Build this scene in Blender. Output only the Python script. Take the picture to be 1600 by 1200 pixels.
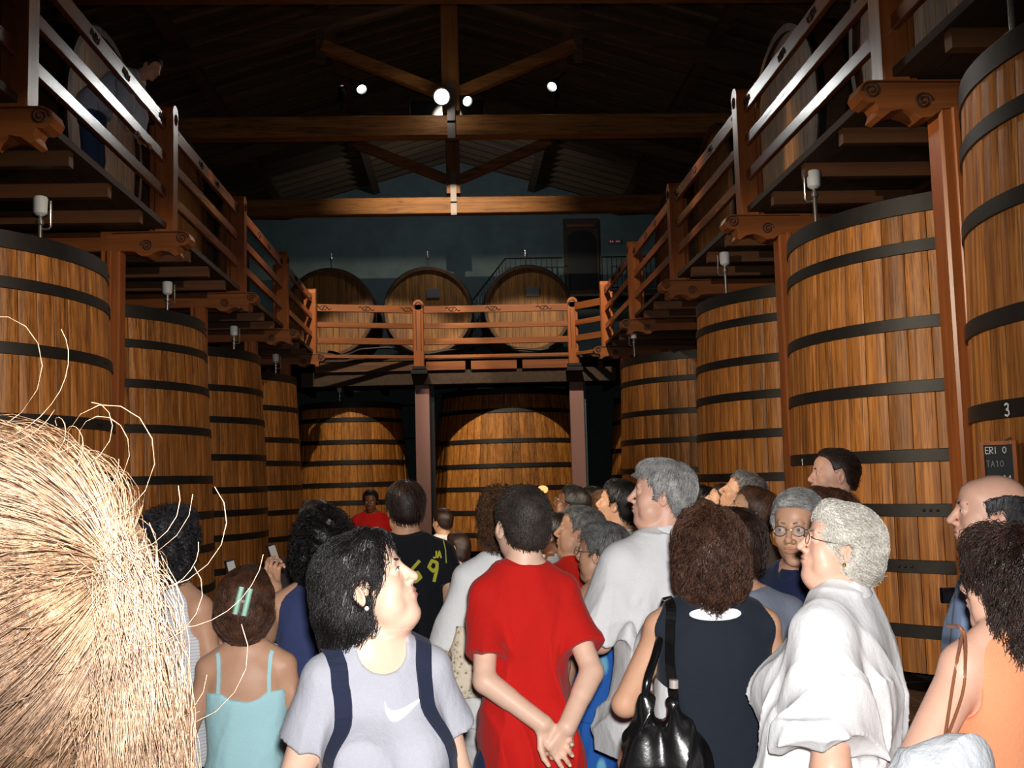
import bpy, math, random
import numpy as np
from mathutils import Matrix, Vector, Euler, noise as mnoise
for o in list(bpy.data.objects):
    bpy.data.objects.remove(o)
C = bpy.context.scene
COL = C.collection
PI = math.pi
random.seed(4)
rng = np.random.default_rng(4)
# ------------------------------------------------------------------ camera
F = 1600.0
yc = Vector((-78, -148, -1600)).normalized()
zc = Vector((-0.022, 1, 0)); zc = (zc - yc * zc.dot(yc)).normalized()
xc = yc.cross(zc)
RC = Matrix((xc, yc, zc))                       # camera -> world rotation
CAM = Vector((0, 0, 1.72))
cam = bpy.data.cameras.new('camera'); camo = bpy.data.objects.new('camera', cam); COL.objects.link(camo)
cam.sensor_width = 36; cam.sensor_fit = 'HORIZONTAL'; cam.lens = 36 * F / 1600
cam.clip_start = 0.02; cam.clip_end = 200
camo.matrix_world = Matrix.Translation(CAM) @ RC.to_4x4()
C.camera = camo
def at(px, py, Y):                              # the point of plane y=Y seen at a pixel
    d = RC @ Vector(((px - 800) / F, (600 - py) / F, -1))
    return CAM + d * (Y / d.y)
# ------------------------------------------------------------------ world, lights, exposure
w = bpy.data.worlds.new('world'); C.world = w; w.use_nodes = True
w.node_tree.nodes['Background'].inputs[0].default_value = (0.75, 0.85, 1.0, 1)
w.node_tree.nodes['Background'].inputs[1].default_value = 0.002
vs = C.view_settings
vs.view_transform = 'Standard'; vs.look = 'None'; vs.gamma = 1; vs.exposure = 0.0
try: vs.use_curve_mapping = False
except Exception: pass
def light(name, kind, loc, target, energy, color=(1, 1, 1), size=0.1, spot=60, blend=0.4):
    l = bpy.data.lights.new(name, kind); l.energy = energy; l.color = color
    if kind == 'AREA': l.size = size
    else: l.shadow_soft_size = size
    if kind == 'SPOT': l.spot_size = math.radians(spot); l.spot_blend = blend
    o = bpy.data.objects.new(name, l); COL.objects.link(o); o.location = loc
    o.rotation_euler = (Vector(target) - Vector(loc)).to_track_quat('-Z', 'Y').to_euler()
    return o
WARM = (1.0, 0.84, 0.62)
WHITE = (1.0, 0.95, 0.86)
# the flash of the camera that took the picture
light('camera_flash', 'SPOT', (0.03, -0.03, 1.81), (0.9, 10, 1.85), 490, (1, 0.985, 0.96), 0.03, 78, 0.9)
# lamps of the hall, some added to brighten it (their cans are built further down)
LAMPS = [  # name, location, target, watt, colour, spot, blend
    ('king_a', (-0.20, 16.55, 8.05), (-0.9, 6.0, 3.2), 130, WHITE, 100, 0.5),
    ('king_b', (0.23, 16.75, 8.05), (2.4, 4.0, 4.0), 70, WHITE, 100, 0.5),
    ('strut_left', (-1.55, 16.8, 8.28), (-3.4, 12.5, 2.0), 160, WARM, 60, 0.5),
    ('strut_right', (1.68, 16.8, 8.30), (3.4, 12.5, 2.0), 160, WARM, 60, 0.5),
    ('rear_left', (-1.9, 17.3, 8.30), (-1.75, 21.6, 4.3), 1600, WARM, 46, 0.25),
    ('rear_right', (1.75, 17.3, 8.30), (1.7, 21.6, 4.3), 1750, WARM, 46, 0.25),
    ('rear_beam', (-0.12, 17.35, 8.20), (-0.15, 22.0, 7.66), 1350, WARM, 66, 1.0),
    ('added_wall_wash', (0.0, 22.4, 8.9), (0.0, 28.4, 6.6), 170, (0.93, 0.97, 1.0), 150, 0.8),  # unseen lamp added to lift the dark back wall
    ('mid_left', (1.6, 11.6, 8.3), (-3.6, 16.8, 1.9), 640, WARM, 44, 0.6),
    ('mid_right', (-1.6, 11.6, 8.3), (3.7, 17.6, 1.9), 900, WARM, 44, 0.6),
    ('cross_right', (-3.1, 3.55, 3.8), (3.2, 9.0, 2.3), 1350, WARM, 66, 0.7),  # added out-of-view lamp that brightens the near vats across the aisle
    ('cask_right', (-0.6, 11.55, 8.4), (4.2, 13.6, 5.2), 1200, WARM, 40, 0.6),
    ('cask_left', (0.6, 11.55, 8.4), (-4.2, 14.2, 5.2), 1200, WARM, 40, 0.6),
    ('cross_left', (3.0, 3.35, 3.8), (-3.2, 10.2, 2.3), 1250, WARM, 58, 0.7),  # its added counterpart, brightening the vats of the opposite row
]
for (n, p, t, e, c, s, b) in LAMPS:
    light('lamp_' + n, 'SPOT', p, t, e, c, 0.03 if 'cross' in n else 0.008 if 'beam' in n else 0.07, s, b)
# ------------------------------------------------------------------ helpers
def lin(c):
    return tuple((x / 12.92 if x <= 0.04045 else ((x + 0.055) / 1.055) ** 2.4) for x in c)
def rgb(r, g, b): return lin((r / 255, g / 255, b / 255)) + (1,)
def tag(o, label=None, cat=None, group=None, kind=None):
    if label: o['label'] = label
    if cat: o['category'] = cat
    if group: o['group'] = group
    if kind: o['kind'] = kind
    return o
def empty(name, loc=(0, 0, 0), rz=0, label=None, cat=None, group=None, kind=None, parent=None):
    o = bpy.data.objects.new(name, None); COL.objects.link(o)
    o.location = loc; o.rotation_euler = (0, 0, rz); o.empty_display_size = 0.1
    if parent: o.parent = parent
    return tag(o, label, cat, group, kind)
def link(name, me, parent=None, loc=None, rot=None):
    o = bpy.data.objects.new(name, me); COL.objects.link(o)
    if parent: o.parent = parent
    if loc is not None: o.location = loc
    if rot is not None: o.rotation_euler = rot
    return o
class MB:
    def __init__(s): s.v = []; s.f = []
    def add(s, v, f):
        n = len(s.v); s.v += [tuple(p) for p in v]; s.f += [tuple(i + n for i in q) for q in f]; return s
    def box(s, c, d, R=None, bev=0.0):
        hx, hy, hz = d[0] / 2, d[1] / 2, d[2] / 2
        if bev <= 0:
            v = [(x, y, z) for z in (-hz, hz) for y in (-hy, hy) for x in (-hx, hx)]
            f = [(0, 2, 3, 1), (4, 5, 7, 6), (0, 1, 5, 4), (2, 6, 7, 3), (0, 4, 6, 2), (1, 3, 7, 5)]
        else:                                       # chamfered along the longest axis
            ax = max(range(3), key=lambda i: d[i]); h = (hx, hy, hz); a, b = [i for i in range(3) if i != ax]
            pr = [(-h[a] + bev, -h[b]), (h[a] - bev, -h[b]), (h[a], -h[b] + bev), (h[a], h[b] - bev), (h[a] - bev, h[b]), (-h[a] + bev, h[b]), (-h[a], h[b] - bev), (-h[a], -h[b] + bev)]
            v = []
            for e in (-h[ax], h[ax]):
                for p in pr:
                    q = [0, 0, 0]; q[ax] = e; q[a] = p[0]; q[b] = p[1]; v.append(tuple(q))
            f = [tuple(range(8))[::-1], tuple(range(8, 16))] + [(i, (i + 1) % 8, 8 + (i + 1) % 8, 8 + i) for i in range(8)]
            if ax == 1: f = [q[::-1] for q in f]
        c = Vector(c)
        if R is None: return s.add([Vector(p) + c for p in v], f)
        return s.add([R @ Vector(p) + c for p in v], f)
    def beam(s, a, b, wd, ht, up=(0, 0, 1), bev=0.0):
        a = Vector(a); b = Vector(b); y = (b - a); L = y.length; y.normalize()
        x = y.cross(Vector(up)).normalized(); z = x.cross(y)
        R = Matrix((x, y, z)).transposed()
        return s.box((a + b) / 2, (wd, L, ht), R, bev)
    def tube(s, pts, r, n=8, cap=True, rs=None):
        pts = [Vector(p) for p in pts]; m = len(pts); V = []
        t0 = (pts[1] - pts[0]).normalized()
        up = Vector((0, 0, 1)) if abs(t0.z) < 0.9 else Vector((1, 0, 0))
        nx = t0.cross(up).normalized()
        for i, p in enumerate(pts):
            t = (pts[min(i + 1, m - 1)] - pts[max(i - 1, 0)]).normalized()
            nx = (nx - t * nx.dot(t)).normalized(); ny = t.cross(nx)
            rr = rs[i] if rs is not None else r
            for k in range(n):
                a = 2 * PI * k / n
                V.append(p + nx * (math.cos(a) * rr) + ny * (math.sin(a) * rr))
        Fc = [(i * n + k, i * n + (k + 1) % n, (i + 1) * n + (k + 1) % n, (i + 1) * n + k) for i in range(m - 1) for k in range(n)]
        if cap: Fc += [tuple(range(n))[::-1], tuple((m - 1) * n + k for k in range(n))]
        return s.add(V, Fc)
    def lathe(s, prof, n=24, c=(0, 0, 0), cap=True, M=None):
        V = []; c = Vector(c)
        for (r, z) in prof:
            for k in range(n):
                a = 2 * PI * k / n; p = Vector((r * math.cos(a), r * math.sin(a), z))
                V.append((M @ p if M else p) + c)
        m = len(prof)
        Fc = [(i * n + k, i * n + (k + 1) % n, (i + 1) * n + (k + 1) % n, (i + 1) * n + k) for i in range(m - 1) for k in range(n)]
        if cap:
            if prof[0][0] > 1e-5: Fc.append(tuple(range(n))[::-1])
            if prof[-1][0] > 1e-5: Fc.append(tuple((m - 1) * n + k for k in range(n)))
        return s.add(V, Fc)
    def prism(s, poly, y0, y1, M=None):               # polygon in x,z pushed along y
        n = len(poly); V = [Vector((x, y0, z)) for x, z in poly] + [Vector((x, y1, z)) for x, z in poly]
        if M: V = [M @ p for p in V]
        return s.add(V, [tuple(range(n)), tuple(range(n, 2 * n))[::-1]] + [(i, i + n, (i + 1) % n + n, (i + 1) % n) for i in range(n)])
    def mesh(s, name, mat=None, smooth=None):
        me = bpy.data.meshes.new(name); me.from_pydata(s.v, [], s.f); me.update()
        if mat: me.materials.append(mat)
        if smooth is not None:
            me.polygons.foreach_set('use_smooth', [True] * len(me.polygons))
            if smooth < 180: me.set_sharp_from_angle(angle=math.radians(smooth))
        return me
    def build(s, name, mat, parent=None, smooth=None, loc=None, rot=None):
        return link(name, s.mesh(name, mat, smooth), parent, loc, rot)
# ------------------------------------------------------------------ materials
class NT:
    def __init__(s, name):
        s.m = bpy.data.materials.new(name); s.m.use_nodes = True; s.t = s.m.node_tree; s.n = s.t.nodes
        s.b = s.n['Principled BSDF']
    def new(s, typ, **kw):
        n = s.n.new(typ)
        for k, v in kw.items():
            if k.startswith('i_'): n.inputs[k[2:].replace('_', ' ')].default_value = v
            else: setattr(n, k, v)
        return n
    def l(s, a, b): s.t.links.new(a, b)
    def coord(s, scale=(1, 1, 1), kind='Object', rand=False):
        tc = s.new('ShaderNodeTexCoord'); mp = s.new('ShaderNodeMapping'); mp.inputs['Scale'].default_value = scale
        s.l(tc.outputs[kind], mp.inputs['Vector'])
        if rand:
            oi = s.new('ShaderNodeObjectInfo'); m = s.new('ShaderNodeMath', operation='MULTIPLY'); m.inputs[1].default_value = 37.0
            s.l(oi.outputs['Random'], m.inputs[0]); s.l(m.outputs[0], mp.inputs['Location'])
        return mp.outputs[0]
    def noise(s, vec, scale=5, detail=4, rough=0.6, dist=0.0):
        n = s.new('ShaderNodeTexNoise'); n.inputs['Scale'].default_value = scale; n.inputs['Detail'].default_value = detail
        n.inputs['Roughness'].default_value = rough; n.inputs['Distortion'].default_value = dist
        s.l(vec, n.inputs['Vector']); return n.outputs['Fac']
    def ramp(s, fac, stops):
        r = s.new('ShaderNodeValToRGB'); e = r.color_ramp.elements
        while len(e) < len(stops): e.new(0.5)
        for i, (p, c) in enumerate(stops):
            e[i].position = p; e[i].color = c if len(c) == 4 else tuple(c) + (1,)
        s.l(fac, r.inputs[0]); return r.outputs[0]
    def mix(s, a, b, fac, blend='MIX'):
        m = s.new('ShaderNodeMix', data_type='RGBA', blend_type=blend)
        for sock, v in ((m.inputs[0], fac), (m.inputs[6], a), (m.inputs[7], b)):
            if hasattr(v, 'is_output') or hasattr(v, 'links'): s.l(v, sock)
            else: sock.default_value = v
        return m.outputs[2]
    def bump(s, h, strength=0.3, dist=0.01):
        b = s.new('ShaderNodeBump'); b.inputs['Strength'].default_value = strength; b.inputs['Distance'].default_value = dist
        s.l(h, b.inputs['Height']); s.l(b.outputs[0], s.b.inputs['Normal'])
    def base(s, v):
        if hasattr(v, 'links'): s.l(v, s.b.inputs['Base Color'])
        else: s.b.inputs['Base Color'].default_value = v
    def set(s, rough=0.5, metal=0.0, spec=0.5, **kw):
        s.b.inputs['Roughness'].default_value = rough; s.b.inputs['Metallic'].default_value = metal
        s.b.inputs['Specular IOR Level'].default_value = spec
        for k, v in kw.items(): s.b.inputs[k.replace('_', ' ')].default_value = v
        return s
def wood(name, dark, light_, scale, rough=0.5, streak=None, rand=0.35, bump=0.25, spec=0.4, coat=0.0):
    t = NT(name)
    v = t.coord(scale, rand=True)
    n1 = t.noise(v, 1.0, 5, 0.65, 0.4)
    col = t.ramp(n1, [(0.32, dark), (0.68, light_)])
    if streak:
        v2 = t.coord(tuple(x * 2.3 for x in scale[:2]) + (scale[2] * 1.3,), rand=True)
        st = t.ramp(t.noise(v2, 1.3, 3, 0.7), [(0.49, (0, 0, 0)), (0.70, (1, 1, 1))])
        bl = t.ramp(t.noise(t.coord((1.3, 1.3, 0.9), rand=True), 1.4, 2), [(0.36, (0, 0, 0)), (0.62, (1, 1, 1))])
        f = t.mix(st, bl, 1.0, 'MULTIPLY')
        col = t.mix(col, streak, f)
        fine = t.ramp(t.noise(t.coord((scale[0] * 4, scale[1] * 4, scale[2] * 4), rand=True), 1.0, 2, 0.6), [(0.30, (0.45, 0.42, 0.40)), (0.46, (1, 1, 1))])
        col = t.mix(col, fine, 0.8, 'MULTIPLY')
    oi = t.new('ShaderNodeObjectInfo')
    var = t.ramp(oi.outputs['Random'], [(0.0, (1 - rand,) * 3), (1.0, (1 + rand * 0.45,) * 3)])
    col = t.mix(col, var, 1.0, 'MULTIPLY')
    t.base(col); t.set(rough, 0, spec)
    if coat: t.b.inputs['Coat Weight'].default_value = coat; t.b.inputs['Coat Roughness'].default_value = 0.22
    t.bump(n1, bump, 0.004)
    return t.m
def plain(name, col, rough=0.5, metal=0.0, spec=0.5, var=0.0, scale=20, bump=0.0, **kw):
    t = NT(name)
    if var:
        n = t.noise(t.coord((1, 1, 1)), scale, 4)
        c2 = tuple(x * (1 - var) for x in col[:3]) + (1,)
        t.base(t.ramp(n, [(0.35, c2), (0.65, col)]))
        if bump: t.bump(n, bump, 0.003)
    else: t.base(col)
    t.set(rough, metal, spec, **kw); return t.m
M = {}
M['vat'] = wood('vat_oak', rgb(120, 68, 28), rgb(206, 138, 70), (26, 26, 0.8), 0.5, rgb(50, 30, 16), 0.34)
M['vat_back'] = wood('back_vat_oak', rgb(132, 76, 26), rgb(200, 134, 58), (20, 20, 0.7), 0.55, rgb(70, 40, 18), 0.3)
M['head'] = wood('cask_head_oak', rgb(128, 82, 34), rgb(176, 122, 56), (9, 9, 0.6), 0.55, rgb(72, 42, 20), 0.25)
M['caskside'] = wood('cask_stave_oak', rgb(66, 42, 22), rgb(104, 68, 36), (6, 0.6, 6), 0.6, None, 0.2)
M['hoop'] = plain('black_hoop_iron', rgb(38, 36, 36), 0.5, 0.3, 0.5, 0.35, 14, 0.15)
M['beamZ'] = wood('varnished_pine_upright', rgb(128, 70, 34), rgb(166, 96, 50), (14, 14, 0.7), 0.35, None, 0.15, 0.1, 0.5)
M['beamX'] = wood('varnished_pine_cross', rgb(112, 64, 34), rgb(148, 88, 48), (0.7, 14, 14), 0.36, None, 0.15, 0.1, 0.5)
M['rail'] = wood('varnished_pine_rail', rgb(120, 64, 34), rgb(150, 84, 46), (14, 0.7, 14), 0.27, None, 0.12, 0.06, 0.6)
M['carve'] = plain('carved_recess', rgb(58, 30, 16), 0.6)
M['dark'] = wood('dark_floor_timber', rgb(44, 32, 22), rgb(70, 50, 32), (10, 0.6, 10), 0.7, None, 0.2)
M['joist'] = wood('joist_timber', rgb(70, 44, 26), rgb(104, 66, 38), (0.6, 10, 10), 0.6, None, 0.2)
M['roofb'] = wood('roof_board', rgb(104, 84, 62), rgb(150, 124, 92), (0.8, 9, 2), 0.8, None, 0.1)
M['rafter'] = wood('rafter_timber', rgb(64, 50, 36), rgb(104, 82, 58), (0.5, 9, 9), 0.8, None, 0.3)
M['truss'] = wood('truss_timber', rgb(120, 74, 32), rgb(168, 112, 52), (0.6, 9, 9), 0.6, rgb(70, 42, 20), 0.1)
M['trussZ'] = wood('truss_upright_timber', rgb(112, 68, 30), rgb(150, 98, 46), (9, 9, 0.6), 0.6, None, 0.1)
M['iron'] = plain('grey_strap_iron', rgb(120, 112, 108), 0.5, 0.5)
M['black'] = plain('black_iron', rgb(26, 26, 28), 0.45, 0.3)
M['plaster'] = plain('grey_blue_plaster', rgb(98, 114, 116), 0.9, 0, 0.2, 0.22, 1.6, 0.2)
M['chrome'] = plain('chrome_pipe', rgb(205, 205, 205), 0.22, 0.9)
M['cup'] = plain('white_plastic', rgb(205, 210, 216), 0.4)
M['pink'] = plain('painted_steel', rgb(150, 112, 106), 0.5, 0, 0.5, 0.12, 40)
M['bluegrey'] = plain('blue_grey_paint', rgb(70, 84, 96), 0.6)
M['slate'] = plain('slate_board', rgb(40, 44, 48), 0.7, 0, 0.3, 0.2, 14)
M['plaque'] = plain('grey_plaque', rgb(104, 104, 110), 0.5)
M['chalk'] = plain('white_chalk', rgb(225, 225, 225), 0.9)
M['chalkdim'] = plain('faded_chalk', rgb(132, 134, 136), 0.9)
M['tile'] = wood('floor_tile', rgb(92, 70, 54), rgb(128, 100, 80), (3, 3, 3), 0.35, None, 0.2)
M['grout'] = plain('grey_grout', rgb(150, 146, 140), 0.9)
M['redlamp'] = plain('red_lamp', rgb(200, 30, 20), 0.5); 
def emit(name, col, st):
    t = NT(name); t.b.inputs['Emission Color'].default_value = col; t.b.inputs['Emission Strength'].default_value = st; return t.m
M['glow'] = emit('lamp_lens', (1, 0.97, 0.9, 1), 30)
M['glow2'] = emit('lamp_lens_small', (0.93, 1, 0.93, 1), 9)
M['redglow'] = emit('red_sign_glow', (1, 0.05, 0.03, 1), 0.35)
# ------------------------------------------------------------------ setting
XW, Y0, Y1 = 8.4, -5.0, 28.4
RIDGE, SL = 10.75, 0.29
XC = -0.05
def roofz(x): return RIDGE - SL * abs(x - XC)
fl = MB().box((0, (Y0 + Y1) / 2, -0.06), (2 * XW, Y1 - Y0, 0.1)).build('floor', M['grout']); tag(fl, kind='structure')
tm = MB().box((0, 0, -0.004), (0.39, 0.39, 0.024), bev=0).mesh('tile', M['tile'])
for i in range(12):
    for j in range(24):
        link('tile', tm, fl, ((i - 5.5) * 0.4 - 0.1, 1.2 + j * 0.4, 0))
rest = MB()
for i in range(-10, 11):
    for j in range(71):
        x, y = i * 0.4 + (0.1 if i < 0 else -0.3) - 0.2, 1.2 + (j - 14) * 0.4
        if -2.6 < x < 2.4 and 0 <= j - 14 < 24: continue
        rest.box((x, y, -0.004), (0.39, 0.39, 0.024))
tag(rest.build('far_tiles', M['tile'], fl), kind='stuff')
def gable(name, y, th):
    pts = [(-XW, 0), (XW, 0), (XW, roofz(XW)), (XC, RIDGE), (-XW, roofz(-XW))]
    o = MB().prism(pts, y, y + th).build(name, M['plaster']); return tag(o, kind='structure')
wb = gable('wall_back', Y1, 0.3); gable('wall_front', Y0 - 0.3, 0.3)
for sx, nm in ((-1, 'wall_left'), (1, 'wall_right')):
    tag(MB().box((sx * (XW + 0.15), (Y0 + Y1) / 2, roofz(sx * XW) / 2), (0.3, Y1 - Y0, roofz(sx * XW))).build(nm, M['plaster']), kind='structure')
ce = empty('ceiling', (XC, 0, RIDGE)); tag(ce, kind='structure')
Ls = (XW + 0.3) / math.cos(math.atan(SL)); ang = math.atan(SL)
for sx in (-1, 1):
    R = Matrix.Rotation(sx * ang, 3, 'Y')
    # roofing boards: long courses along the hall, each proud of the next
    nb = 30
    for k in range(nb):
        x = (k + 0.5) * Ls / nb
        MB().box((0, 0, 0), (Ls / nb - 0.012, Y1 - Y0, 0.03)).build('board', M['roofb'], ce, None, (sx * x * math.cos(ang), (Y0 + Y1) / 2, -x * math.sin(ang) + 0.05), (0, sx * ang, 0))
    rm = MB().box((0, 0, 0), (Ls, 0.10, 0.13)).mesh('rafter', M['rafter'])
    for k in range(68):
        link('rafter', rm, ce, (sx * Ls / 2 * math.cos(ang), Y0 + 0.3 + k * 0.49, -Ls / 2 * math.sin(ang) - 0.035), (0, sx * ang, 0))
    for x in (2.2, 4.6, 7.0):
        MB().box((0, 0, 0), (0.2, Y1 - Y0, 0.24)).build('purlin', M['rafter'], ce, None, (sx * x, (Y0 + Y1) / 2, -x * SL - 0.22), (0, sx * ang, 0))
MB().box((0, (Y0 + Y1) / 2, -0.2), (0.2, Y1 - Y0, 0.3)).build('ridge_beam', M['rafter'], ce)
# ------------------------------------------------------------------ roof trusses
TZ = 7.48
def truss(y, label):
    t = empty('roof_truss', (XC, y, TZ), 0, label, 'roof truss')
    MB().box((0, 0, 0.18), (2 * XW - 0.3, 0.26, 0.36), bev=0.015).build('tie_beam', M['truss'], t)
    top = RIDGE - TZ - 0.55
    MB().box((0, 0, (0.44 + top) / 2), (0.30, 0.24, top - 0.44), bev=0.012).build('king_post', M['trussZ'], t)
    MB().box((0, -0.145, 0.56), (0.13, 0.03, 0.7), bev=0).box((0, -0.145, 0.1), (0.13, 0.03, 0.3)).build('iron_strap', M['iron'], t)
    for sx in (-1, 1):
        MB().beam((sx * 0.14, 0, 0.78), (sx * 2.15, 0, 1.62), 0.18, 0.2, bev=0.01).build('brace', M['truss'], t)
        MB().beam((sx * 0.1, 0, top - 0.1), (sx * (XW - 0.35), 0, roofz(XW) - TZ - 0.42), 0.2, 0.26, bev=0.01).build('principal_rafter', M['rafter'], t)
        MB().box((sx * 2.2, 0, 1.78), (0.16, 0.16, 0.9), bev=0.008).build('strut', M['rafter'], t)
    return t
truss(22.0, 'timber roof truss whose orange-lit tie beam carries a grey iron strap')
truss(16.95, 'dark timber roof truss carrying the four glowing lamps')
truss(11.9, 'dark timber roof truss overhead in front of the lamp truss')
truss(6.85, 'dark timber roof truss overhead nearest the visitors')
# lamps
def lamp(loc, target, lens, r, label, hang):
    d = (Vector(target) - Vector(loc)).normalized()
    t = empty('spot_lamp', loc, 0, label, 'lamp')
    q = d.to_track_quat('Z', 'Y').to_matrix()
    MB().lathe([(r * 0.35, -2.6 * r), (r * 0.8, -2.2 * r), (r, -1.2 * r), (r * 1.12, 0.0), (r * 1.12, 0.02), (r * 0.98, 0.02), (r * 0.9, -0.25 * r)], 20, M=q.to_4x4(), cap=False).build('lamp_shade', M['black'], t, 40)
    MB().lathe([(r * 0.9, -0.3 * r), (r * 0.7, -0.1 * r), (r * 0.3, 0.02 * r), (0.0001, 0.05 * r)], 20, M=q.to_4x4(), cap=False).build('lens', lens, t, 60)
    MB().tube([-d * r * 2.0, Vector(hang) - Vector(loc)], 0.018, 6).build('bracket', M['black'], t)
    return t
def behind(p, t, k=0.05): return Vector(p) - (Vector(t) - Vector(p)).normalized() * k
lb = {n: (Vector(p), Vector(t)) for (n, p, t, *_r) in LAMPS}
lamp(behind(*lb['king_a'], 0.02), (-0.9, 8, 3.2), M['glow'], 0.13, 'brightest lamp, blazing white on the king post above the tie beam', (-0.1, 16.9, 8.3))
lamp(behind(*lb['king_b'], 0.02), (2.6, 12, 5.0), M['glow2'], 0.085, 'smaller white lamp close beside the king post and the brightest lamp', (0.0, 16.9, 8.3))
lamp(behind(*lb['strut_left'], 0.02), (-0.6, 14.5, 5.6), M['glow2'], 0.085, 'small tilted lamp under the roof on the side of the leaning man', (-2.0, 16.9, 8.6))
lamp(behind(*lb['strut_right'], 0.02), (0.4, 14.5, 5.8), M['glow2'], 0.085, 'small tilted lamp under the roof above the dark arched door', (1.9, 16.9, 8.6))
for k, h, l_ in (('rear_left', (-1.9, 17.0, 8.0), 'black spot lamp behind the lamp truss aimed at the narrower back vat'), ('rear_right', (1.75, 17.0, 8.0), 'black spot lamp behind the lamp truss aimed at the largest back vat'),
        ('rear_beam', (-0.12, 17.0, 8.05), 'black spot lamp behind the lamp truss aimed at the orange-lit tie beam'), ('added_wall_wash', (0.0, 22.1, 8.9), 'added black lamp behind the orange-lit tie beam washing the grey wall'),
        ('mid_left', (1.6, 11.85, 7.78), 'black spot lamp high on the middle truss aimed across at the leaning man row'), ('mid_right', (-1.6, 11.85, 7.78), 'black spot lamp high on the middle truss aimed at the chalkboard vat row'),
        ('cask_right', (-0.6, 11.85, 7.9), 'black spot lamp on the middle truss aimed at casks over the chalkboard vat row'), ('cask_left', (0.6, 11.85, 7.9), 'black spot lamp on the middle truss aimed at casks behind the leaning man'),
        ('cross_right', (-3.5, 3.5, 3.9), 'added black spot lamp on the column out in front, aimed at the broad streaked vat'), ('cross_left', (3.4, 3.3, 3.9), 'added black spot lamp on the column beside the peach top person, out of the frame')):
    t_ = lamp(behind(*lb[k]), lb[k][1], M['glow2'], 0.08, l_, h)
    if k == 'rear_beam':                            # two added flags leave a slot of light just as high as the tie beam
        for za, zb_ in ((-0.02, 0.26), (-0.36, -0.083)): MB().box((0, 0.5, (za + zb_) / 2), (1.3, 0.004, zb_ - za)).build('added_barn_door', M['black'], t_)
        for q in (-0.655, 0.655): MB().beam((q, 0.0, 0.0), (q, 0.5, -0.03), 0.012, 0.3).build('flag_arm', M['black'], t_)
    if 'cross' in k:                                # added barn door plate that keeps the light off the gallery above
        d_ = lb[k][1] - lb[k][0]; d_.z = 0; d_.normalize()
        MB().beam(d_ * 0.06 + Vector((0, 0, 0.05)), d_ * 0.9 + Vector((0, 0, 0.05)), 1.1, 0.006).build('added_barn_door', M['black'], t_)
pt = light('lamp_king_bulb', 'POINT', (-0.20, 16.4, 8.02), (0, 0, 0), 7, WHITE, 0.1)
# ------------------------------------------------------------------ standing vats
_st = {}
def stave_mesh(Rb, Rt, H, n, mat):
    key = (Rb, Rt, H, n, mat.name)
    if key in _st: return _st[key]
    b = MB(); zs = [0, H * 0.35, H * 0.7, H]; a = PI / n * 0.972; V = []
    for z in zs:
        t = z / H; r = Rb + (Rt - Rb) * t + 0.025 * math.sin(PI * t)
        for (ang_, rr) in ((-a, r - 0.07), (-a, r - 0.006), (-a * 0.86, r), (0, r + 0.001), (a * 0.86, r), (a, r - 0.006), (a, r - 0.07)):
            V.append((rr * math.cos(ang_), rr * math.sin(ang_), z))
    n7 = 7; Fc = []
    for i in range(len(zs) - 1):
        for k in range(n7):
            k2 = (k + 1) % n7
            Fc.append((i * n7 + k, i * n7 + k2, (i + 1) * n7 + k2, (i + 1) * n7 + k))
    Fc += [tuple(range(n7))[::-1], tuple((len(zs) - 1) * n7 + k for k in range(n7))]
    b.add(V, Fc); _st[key] = b.mesh('stave', mat, 30); return _st[key]
def vat(x, y, Rb, Rt, z0, H, hoops, n, label, mat='vat', group='standing oak vats', hw=0.095):
    t = empty('wine_vat', (x, y, 0), 0, label, 'vat', group)
    me = stave_mesh(Rb, Rt, H, n, M[mat])
    for k in range(n):
        link('stave', me, t, (0, 0, z0), (0, 0, 2 * PI * (k + 0.5) / n))
    def rad(z): u = (z - z0) / H; return Rb + (Rt - Rb) * u + 0.025 * math.sin(PI * u)
    for i, z in enumerate(hoops):
        h = hw * (1.5 if i == len(hoops) - 1 else 1)
        r0, r1 = rad(z), rad(z + h)
        MB().lathe([(r0 + 0.001, z), (r0 + 0.013, z + 0.004), (r1 + 0.013, z + h - 0.004), (r1 + 0.001, z + h)], 96, cap=False).build('hoop', M['hoop'], t, 40)
        bx = rad(z + h / 2)
        a0 = math.atan2(-y, -x) + 0.5 * (1 if x < 0 else -1) + 0.13 * i
        b = MB()
        for q in (-0.03, 0.0, 0.03):
            a = a0 + q; b.lathe([(0.012, 0), (0.009, 0.008), (0.0001, 0.011)], 8, (0, 0, 0), M=(Matrix.Translation(((bx + 0.013) * math.cos(a), (bx + 0.013) * math.sin(a), z + h / 2)) @ Matrix.Rotation(a, 4, 'Z') @ Matrix.Rotation(PI / 2, 4, 'Y')))
        b.build('rivets', M['black'], t)
    MB().lathe([(Rt - 0.06, z0 + H - 0.09), (0.0001, z0 + H - 0.09)], 48, cap=False).build('lid', M['dark'], t)
    MB().lathe([(Rb - 0.06, z0 + 0.1), (0.0001, z0 + 0.1)], 48, cap=False).build('vat_bottom', M['dark'], t)
    pm_ = MB().box((0, 0, z0 / 2), (0.3, 0.3, z0)).mesh('plinth_block', M['dark'])
    for k in range(6):
        a = k * PI / 3 + 0.3; link('plinth_block', pm_, t, (0.82 * Rb * math.cos(a), 0.82 * Rb * math.sin(a), 0))
    return t, rad
HZ = [0.42, 0.82, 1.24, 1.68, 2.16, 2.66, 3.08, 3.50]
SZ0, SH = 0.25, 3.4
LY = [5.2, 8.72, 12.2, 15.66, 19.1]
RY = [5.0, 8.4, 11.95, 17.9]
XV = 4.62
ordw = ['left', 'right']
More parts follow.
